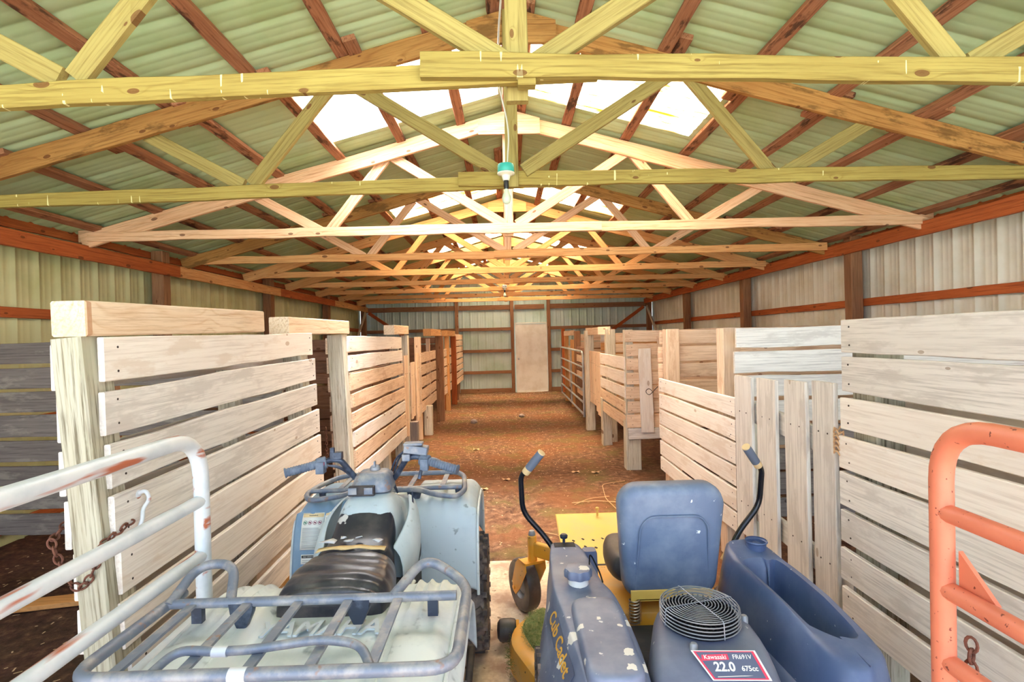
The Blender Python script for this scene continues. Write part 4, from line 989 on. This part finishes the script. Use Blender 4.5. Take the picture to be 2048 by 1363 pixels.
tag(s.build('grass_clippings', 'clip', Z, 0), kind='stuff')
s = MB(); s.lathe([(.0, -.055), (.035, -.052), (.052, -.04), (.056, -.02), (.056, .02), (.052, .04), (.035, .052), (0, .055)][::-1], (-.63, .50, .075), (1, 0, 0), 24); s.build('guide_roller', 'seatdark', Z)
s = MB(); s.loft([[V((-.585, .44, .16)), V((-.585, .56, .06)), V((-.585, .50, .06)), V((-.585, .38, .12))], [V((-.57, .44, .16)), V((-.57, .56, .06)), V((-.57, .50, .06)), V((-.57, .38, .12))]]); s.build('roller_bracket', 'yellow', Z)
# seat
so = bpy.data.objects.new('seat', None); COL.objects.link(so); so.parent = Z; so.location = (.045, -.12, -.035)
def seatsec(h, sx_, sz_, n=8, r=.2):
    out = []; w = .425 * sx_; H = .49 * sz_; R = .085 * min(sx_, 1)
    for (a_, b_, a0) in ((1, 1, 0), (-1, 1, PI / 2), (-1, -1, PI), (1, -1, 3 * PI / 2)):
        ww = w if b_ > 0 else w * .90
        for k in range(n):
            a = a0 + PI / 2 * k / (n - 1); x = a_ * (ww / 2 - R) + R * math.cos(a); z = b_ * (H / 2 - R) + R * math.sin(a)
            out.append((x, z))
    return [V((x, h + .028 * (x / .21) ** 2 * 0.6 - .16 * (z) + .12 * (z / .22) ** 2 * .18 - .05 * max(0, -z) , z + .785)) for x, z in out]
s = MB(); s.loft([seatsec(.075, .80, .80), seatsec(.07, .95, .95), seatsec(.045, 1.0, 1.0), seatsec(.0, 1.0, 1.0), seatsec(-.018, .975, .98), seatsec(-.03, .90, .93), seatsec(-.034, .80, .84)], cap=True)
s.v = [V((v.x, v.y, v.z)) for v in s.v]; s.build('backrest', 'seatgrey', so, 60)
# moulded outline on the back of the seat
ol = []
for x, z in [(-.15, -.20), (-.135, .08), (-.10, .12), (.10, .12), (.135, .08), (.15, -.20)]:
    ol.append(V((x, -.034 + .028 * (x / .21) ** 2 * .6 - .16 * z + .12 * (z / .22) ** 2 * .18 - .05 * max(0, -z) - .001, z + .79)))
s = MB(); s.tube(fillet(ol, .04, 6), .0035, 6); s.build('backrest_piping', 'seatgrey', so)
s = MB()
def cush(y, w, z0, z1): return ring_xz(y, 0, w, z0, z1, .42, 6)
s.loft([cush(.08, .40, .60, .70), cush(.12, .44, .575, .70), cush(.20, .46, .565, .69), cush(.32, .45, .565, .685), cush(.42, .40, .575, .68), cush(.45, .34, .59, .665)]); s.build('seat_cushion', 'seatdark', so, 60, mods=[('sub', 1)])
s = MB(); pf_ = [(-.17, .555), (-.17, .60), (.15, .60), (.165, .585), (.15, .555), (.08, .555), (.05, .567), (.02, .555)]
s.loft([[V((x, .0, z)) for x, z in pf_], [V((x, .006, z)) for x, z in pf_]]); s.box((0, .12, .562), (.30, .24, .008)); s.build('seat_pan', 'yellow_lt', so, mods=[('bev', .002)])
for x in (-.155, .15):
    s = MB(); pts = [V((x + .02 * math.cos(a), .01 + .02 * math.sin(a), .462 + .10 * a / (2 * PI * 8))) for a in lins(0, 2 * PI * 8, 120)]
    s.tube(pts, .0032, 6); s.build('spring', 'springsteel', so)
s = MB()
for x in (-.13, .13): s.box((x, .06, .505), (.02, .05, .10))
s.build('seat_bracket', 'plank_orange', so)
# lap bars
for sg in (-1, 1):
    lb = bpy.data.objects.new('lap_bar', None); COL.objects.link(lb); lb.parent = Z
    pts = [V((sg * .385, .13, .60)), V((sg * .44, .16, .68)), V((sg * .545, .17, .80)), V((sg * .55, .15, .965)), V((sg * .525, .135, 1.0))]
    s = MB(); s.tube(fillet(pts, .05, 7), .0125, 12); s.build('bar', 'lever', lb)
    a = V((sg * .53, .138, .985)); b = V((sg * .455, .10, 1.085)); d_ = (b - a).normalized(); L = (b - a).length
    s = MB(); s.lathe([(.017, 0), (.0185, .004), (.0185, .03)], a, d_, 16); s.build('worn_grip_end', 'gripend', lb); s = MB(); s.lathe([(.0185, L - .008), (.018, L), (0, L + .004)], a, d_, 16); s.build('worn_grip_end', 'gripend', lb)
    s = MB(); s.lathe([(.019, .028), (.0195, L * .5), (.0192, L - .006)], a, d_, 16); s.build('foam_grip', 'foamgrip', lb)
    s = MB(); s.box((sg * .385, .12, .60), (.05, .03, .09), Matrix.Rotation(sg * .5, 3, 'Y')); s.lathe([(.012, -.02), (.012, .02)], (sg * .39, .10, .62), (0, 1, 0), 8); s.build('lever_bracket', 'olive_web' if False else 'gripend', lb, mods=[('bev', .004)])
# left side pod with fuel tank
LS = [(.14, -.43, -.32, .42, .63, -.415, -.335), (.12, -.44, -.305, .40, .688, -.42, -.325), (.0, -.455, -.285, .35, .695, -.435, -.30), (-.02, -.46, -.28, .35, .680, -.44, -.29), (-.15, -.475, -.265, .33, .675, -.445, -.275), (-.27, -.505, -.255, .32, .675, -.45, -.268),
      (-.30, -.51, -.23, .32, .672, -.448, -.245), (-.42, -.53, -.215, .32, .664, -.435, -.23), (-.62, -.54, -.21, .32, .658, -.42, -.225), (-.78, -.535, -.215, .32, .64, -.405, -.23), (-.86, -.52, -.22, .33, .60, -.40, -.24), (-.90, -.48, -.25, .36, .54, -.40, -.27)]
def sec(y, xl, xr, zb, zt, tl, tr):
    """pod cross-section: upright inner side, flat top, sloping outer shoulder that carries the decal, bulging outer side"""
    xs_ = tl - (tl - xl) * .55; zs_ = zt - .115
    return [V(p) for p in ((xr, y, zb), (xr, y, zt - .10), (xr - .004, y, zt - .03), (tr + .006, y, zt - .006), (tr - .006, y, zt), (tl + .008, y, zt), (tl, y, zt - .004), (tl - .004, y, zt - .010),
        (xs_ + .003, y, zs_ + .006), (xs_, y, zs_), (xs_ - .004, y, zs_ - .005), (xl, y, zt - .20), (xl + .005, y, zt - .28), (xl + .03, y, zb))]
s = MB(); s.loft([sec(*q) for q in LS]); s.build('side_pod', 'charcoal', Z, 50, mods=[('sub', 2)])
s = MB()
hump = []
for z, g in ((.62, 0), (.675, 0), (.688, .004), (.694, .012), (.695, .03)):
    hump.append([V((x, y, z - .05 * max(0, -.60 - y))) for x, y in [(p.x, p.y) for p in ring_xy(0, -.325, -.615, .165 - 2 * g, .43 - 2 * g, .32, 6)]])
s.loft(hump); s.build('pod_hump', 'charcoal', Z, 50, mods=[('sub', 1)])
def shoulder(y, u):
    for a_, b_ in zip(LS[:-1], LS[1:]):
        if b_[0] <= y <= a_[0]:
            t_ = (a_[0] - y) / (a_[0] - b_[0]); q = [i_ + (j_ - i_) * t_ for i_, j_ in zip(a_, b_)]
            A_ = V((q[5], y, q[4])); xs_ = q[5] - (q[5] - q[1]) * .55; return A_.lerp(V((xs_, y, q[4] - .115)), u)
s = MB(); s.lathe([(.038, 0), (.038, .036)], (-.355, -.265, .665), (0, 0, 1), 24); s.build('tank_neck', 'neck', Z)
cp = []
for h, r in ((0, .05), (.02, .051), (.03, .046), (.033, .035)):
    cp.append([V((-.355 + (r * (1 + .05 * math.cos(8 * a))) * math.cos(a), -.265 + (r * (1 + .05 * math.cos(8 * a))) * math.sin(a), .70 + h)) for a in [2 * PI * k / 48 for k in range(48)]])
s = MB(); s.loft(cp); s.build('fuel_cap', 'charcoal', Z, 40)
s = MB(); s.tube(fillet([(-.31, -.25, .735), (-.30, -.20, .76), (-.27, -.24, .70), (-.27, -.30, .69)], .03), .003, 6); s.build('cap_tether', 'fanblack', Z)
s = MB(); s.lathe([(.006, 0), (.006, .02), (.016, .024), (.018, .034), (.012, .04), (0, .041)], (-.37, .07, .69), (0, 0, 1), 16); s.build('choke_knob', 'barm', Z)
s = MB(); s.box((-.37, .05, .689), (.09, .05, .006)); s.build('control_panel', 'under', Z)
s = MB(); s.loft([ring_xy(z, -.265, .04, w, .05, .25, 3) for z, w in ((.55, .07), (.66, .065), (.672, .055))]); s.build('hour_meter', 'charcoal', Z)
# decal strip on the outer shoulder
pa, pb = shoulder(-.30, .5), shoulder(-.72, .5); td = (pb - pa).normalized(); tu = (shoulder(-.5, .1) - shoulder(-.5, .9)).normalized(); DN = td.cross(tu).normalized()
o0 = (pa + pb) / 2 + DN * .002
s = MB(); s.loft([[o0 + td * a_ + tu * b_ + DN * c_ for a_, b_ in ((-.20, -.030), (.19, -.034), (.20, .034), (-.17, .030))] for c_ in (-.001, .0005)]); s.build('decal', 'decalgrey', Z)
text('Cub Cadet', .066, o0 + DN * .0015, td, tu, 'cub', Z, 'lettering', .0006, .0008, .2, 1.05)
# right side pod with storage bin and cup holder (local x positive)
rs = []
def binring(z, g, yr=0.0, yf=0.0, xi=0.0):
    # plan outline of the pod at height z, inset g
    P_ = [(.50 - g, .06 - g - yf), (.36 + g, .08 - g - yf), (.27 + g + xi, .0 - yf), (.265 + g + xi, -.20), (.28 + g + xi * .6, -.50), (.30 + g + xi * .3, -.72 + g + yr), (.36 + g, -.78 + g + yr), (.47 - g, -.76 + g + yr), (.53 - g, -.66 + yr * .6), (.545 - g, -.40), (.545 - g, -.12)]
    return [V((x, y, z)) for x, y in P_]
def dense(r, n=4):
    out = []; N = len(r)
    for i in range(N):
        a, b, c, d_ = r[i - 1], r[i], r[(i + 1) % N], r[(i + 2) % N]
        for k in range(n):
            t = k / n; out.append(.5 * ((2 * b) + (c - a) * t + (2 * a - 5 * b + 4 * c - d_) * t * t + (3 * b - a - 3 * c + d_) * t ** 3))
    return out
def zt_(p):   # rim height falls towards the rear
    return .665 + .03 * max(0, min(1, (p.y + .1) / .12)) - .10 * max(0, (-.40 - p.y)) ** 1.0
def rim(g, dz, **k):
    r = dense(binring(0, g, **k))
    for p in r: p.z = zt_(p) + dz
    return r
lv = [dense(binring(.30, -.02)), dense(binring(.45, -.025)), dense(binring(.475, -.018)), dense(binring(.485, .004)), dense(binring(.52, .008)), rim(.02, -.06, xi=.01), rim(.03, -.012, xi=.012), rim(.042, 0, xi=.014), rim(.058, -.004, yr=.10, yf=.10, xi=.012), rim(.066, -.03, yr=.13, yf=.12, xi=.012)]
b_ = rim(.075, -.2, yr=.15, yf=.13, xi=.012); lv.append(b_)
s = MB(); s.loft(lv[:9], cap=False); s.add(lv[0], [tuple(range(len(lv[0])))]); s.build('side_bin', 'binblue', Z, 50)
s = MB(); s.loft(lv[8:], cap=False); s.add(lv[-1], [tuple(range(len(lv[-1])))]); s.build('bin_liner', 'binblue', Z, 50)
s = MB(); s.lathe([(.0435, .005), (.046, 0), (.040, -.006), (.037, -.07), (0, -.07)], (.44, -.01, .706), (0, 0, 1), 28, cap=False); s.build('cup_holder', 'binblue', Z)
s = MB(); s.box((.44, -.075, .62), (.13, .014, .09)); s.build('bin_divider', 'binblue', Z, mods=[('bev', .004)])
# engine cover
def es(y, xl, xr, zb, zt, r=.2): return ring_xz(y, (xl + xr) / 2, xr - xl, zb, zt, r, 6, wt=(xr - xl) * .86)
s = MB(); s.loft([es(-.38, -.08, .14, .45, .60), es(-.40, -.12, .17, .42, .655), es(-.46, -.16, .20, .40, .672), es(-.62, -.215, .20, .38, .672), es(-.70, -.235, .19, .36, .66), es(-.82, -.25, .175, .34, .61), es(-.88, -.245, .17, .32, .54), es(-.90, -.22, .15, .30, .48)])
s.build('engine_cover', 'charcoal2', Z, 50, mods=[('sub', 1)])
s = MB(); s.box((0, -.6, .38), (.34, .45, .2)); s.lathe([(.05, 0), (.05, .1)], (-.235, -.48, .35), (0, 0, 1), 16); s.build('engine_block', 'under', Z, mods=[('bev', .01)])
FC = V((-.005, -.545, .672))
s = MB(); s.lathe([(.114, .0), (.114, .022), (0, .022)], FC, (0, 0, 1), 40); 
for k in range(40):
    a = 2 * PI * k / 40; s.box(FC + V((math.cos(a) * .085, math.sin(a) * .085, .028)), (.05, .004, .012), Matrix.Rotation(a, 3, 'Z'))
s.build('fan_screen', 'fanblack', Z)
fg = bpy.data.objects.new('fan_guard', None); COL.objects.link(fg); fg.parent = Z
s = MB()
sp_ = []
for k in range(11 * 28 + 1):
    a = 2 * PI * k / 28; r = .010 + .108 * k / (11 * 28); sp_.append(FC + V((r * math.cos(a), r * math.sin(a), .058 + (0 if r < .1 else -.0))))
s.tube(sp_, .0015, 6)
s.build('wire_spiral', 'guard', fg)
for i, (z, r) in enumerate(((.054, .120), (.043, .1215), (.032, .122), (.021, .122), (.010, .122))):
    s = MB(); s.tube([FC + V((r * math.cos(a), r * math.sin(a), z)) for a in [2 * PI * k / 48 for k in range(48)]], .0020, 6, loop=True); s.build('wire_ring', 'guard', fg)
for k in range(4):
    a = PI / 2 * k + .25; c_ = V((math.cos(a), math.sin(a), 0))
    s = MB(); s.tube(fillet([FC + V((0, 0, .061)), FC + c_ * .121 + V((0, 0, .061)), FC + c_ * .1245 + V((0, 0, .006))], .012), .0017, 6); s.build('wire_stay', 'guard', fg)
for k in range(3):
    a = -PI * .65 + k * 2.1; c_ = FC + V((math.cos(a) * .148, math.sin(a) * .148, .004))
    s = MB(); s.lathe([(.012, -.02), (.012, 0), (.008, .005), (0, .006)], c_, (0, 0, 1), 10); s.build('bolt', 'rim', Z)
# engine decal on the sloping rear of the cover
du = V((1, -.06, 0)).normalized(); dv = V((0, .84, .54)).normalized(); dn = du.cross(dv); oo = V((.0, -.745, .655))
def q4(a, b, c, d_, lift): return [oo + du * x + dv * y + dn * lift for x, y in (a, b, c, d_)]
for nm, mt, k_, lf in (('decal_border', 'label', 1.0, .001), ('decal_stripe', 'deccrimson', .94, .0015), ('decal_field', 'decalgrey', .86, .002)):
    P4 = [(-.092 * k_, .040 * k_), (.090 * k_, .040 * k_), (.105 * k_ - (1 - k_) * .0, -.040 * k_), (-.055 * k_, -.040 * k_)]
    s = MB(); s.loft([q4(*P4, lf - .001), q4(*P4, lf)]); s.build(nm, mt, Z, 0)
s = MB(); s.loft([[oo + du * x + dv * y + dn * l for x, y in ((-.07, .011), (-.066, .027), (.008, .030), (.008, .014))] for l in (.002, .0026)]); s.build('decal_bar', 'deccrimson', Z, 0)
text('Kawasaki', .017, oo + du * -.03 + dv * .0205 + dn * .0028, du, dv, 'label', Z, 'lettering', .0003, 0)
text('FR691V', .017, oo + du * .046 + dv * .021 + dn * .0028, du, dv, 'label', Z, 'lettering', .0003, 0)
text('22.0', .034, oo + du * -.012 + dv * -.006 + dn * .0028, du, dv, 'label', Z, 'lettering', .0003, .0008)
text('675cc', .019, oo + du * .056 + dv * -.010 + dn * .0028, du, dv, 'label', Z, 'lettering', .0003, .0003)
s = MB(); s.box(oo + du * .02 + dv * -.029 + dn * .0025, (.12, .002, .0006)); s.build('decal_print', 'label', Z, 0)
# hoses and wires between pod and engine
s = MB(); s.tube(fillet([(-.2, -.7, .55), (-.24, -.6, .52), (-.235, -.5, .47), (-.2, -.42, .44)], .06), .009, 8); s.build('hose', 'fanblack', Z)
s = MB(); s.tube([(-.235, -.55, .47), (-.235, -.55, .53)], .02, 12); s.build('oil_filter', 'guard', Z)

# ================================================================ debris on the floor
M['straw'] = rough_mat('straw', (196, 164, 126), .95)
M['stone'] = rough_mat('grey_stone', (150, 136, 128), .9, 0, (110, 98, 92), 10, .7)
M['leaf'] = rough_mat('dry_leaf', (196, 156, 116), .9)
s = MB()
for k in range(3400):
    far = random.random()
    y = 6 + 9.2 * (1 - far ** 1.6) if k < 3100 else random.uniform(3.9, 9)
    x = random.gauss(0, .75) if y < 9 else random.uniform(-1.35, 1.5)
    if abs(x) > 1.7 or (y < 3.9): continue
    L = random.uniform(.008, .026) if y > 10 else random.uniform(.004, .014); a = random.random() * PI; z = fh(x, y) + .003; w_ = random.uniform(.002, .005)
    d1 = V((math.cos(a), math.sin(a), random.uniform(-.05, .1))) * L; d2 = V((-math.sin(a), math.cos(a), 0)) * w_; p = V((x, y, z))
    s.add([p - d1 - d2, p + d1 - d2, p + d1 + d2, p - d1 + d2], [(0, 1, 2, 3)])
for k in range(1500):
    sx_ = random.choice((-1, 1)); x = sx_ * random.uniform(1.7, 3.8); y = random.uniform(.8, 6); p = V((x, y, fh(x, y) + .004)); a = random.random() * PI; L = random.uniform(.006, .02)
    d1 = V((math.cos(a), math.sin(a), .05)) * L; d2 = V((-math.sin(a), math.cos(a), 0)) * .004
    s.add([p - d1 - d2, p + d1 - d2, p + d1 + d2, p - d1 + d2], [(0, 1, 2, 3)])
tag(s.build('straw_litter', 'straw', smooth=0), 'scattered straw and wood chips littering the red dirt aisle', 'straw', kind='stuff')
def stone(x, y, r, lab):
    s = MB(); rings = []
    for i in range(7):
        ph = PI * (i + .5) / 7; rings.append([V((math.sin(ph) * math.cos(q) * r, math.sin(ph) * math.sin(q) * r, math.cos(ph) * r * .7)) * (1 + .25 * noise.noise(V((math.cos(q) + x, math.sin(q), ph)))) for q in [2 * PI * e / 10 for e in range(10)]])
    s.loft(rings); o = s.build('stone', 'stone'); o.location = (x, y, fh(x, y) + r * .4); tag(o, lab, 'stone', 'stones on the aisle floor')
stone(-.62, 10.05, .07, 'rounded grey stone on the dirt near the far left stalls')
stone(.32, 10.6, .06, 'grey stone in the middle of the far aisle')
for i, (x, y, n_) in enumerate(((-.28, 9.0, 9), (-1.0, 9.9, 7))): pass
# twigs
def twig(pts, r, lab, name='twig'):
    s = MB(); P_ = [V((x, y, fh(x, y) + z)) for x, y, z in pts]; s.tube(fillet(P_, .08, 5), r * .6, 6); tag(s.build(name, 'leaf'), lab, 'twig', 'twigs on the aisle floor')
twig([(.62, 5.05, .012), (.85, 5.08, .02), (1.25, 4.98, .012)], .006, 'long straight dry twig lying across the dirt ahead of the mower')
twig([(.64, 5.0, .012), (.8, 5.12, .03), (1.02, 5.22, .012)], .005, 'short dry twig crossing the long straight one')
twig([(1.02, 4.72, .01), (.96, 5.1, .03), (1.02, 5.6, .02), (1.3, 5.75, .01)], .005, 'thin curled twig bending in a hook beside the right fence')
twig([(.25, 4.35, .008), (.42, 4.2, .02), (.50, 3.95, .01)], .005, 'curved twig beside the tyre tracks near the mower front')
twig([(.66, 4.55, .01), (1.0, 4.5, .012)], .004, 'small straight twig just beyond the mower footplate')
def leaf(x, y, a, lab):
    s = MB(); c = V((x, y, fh(x, y) + .012)); pts = []
    for k in range(16):
        q = 2 * PI * k / 16 + a; r = .055 * (.55 + .45 * abs(math.cos(2.5 * (q - a)))); pts.append(c + V((math.cos(q) * r, math.sin(q) * r * .7, .008 * math.sin(3 * q))))
    s.add([c] + pts, [(0, 1 + k, 1 + (k + 1) % 16) for k in range(16)]); tag(s.build('dry_leaf', 'leaf', smooth=0, mods=[('sol', .001, 0)]), lab, 'leaf', 'dry leaves on the dirt')
for (x, y, a, lab) in ((-.02, 6.0, 0, 'curled dry leaf in the middle of the near aisle'), (-.26, 5.6, 1, 'pale dry leaf just beyond the quad handlebar grip'), (.82, 6.2, 2, 'dry leaf nearest the twigs on the right of the aisle'), (1.05, 6.15, .5, 'broad dry leaf close to the right stained fence post'), (.3, 6.6, 2.2, 'small dry leaf farther up the centre of the aisle'), (-.45, 7.6, 1.2, 'dry leaf near the foot of the left picket gate')):
    leaf(x, y, a, lab)
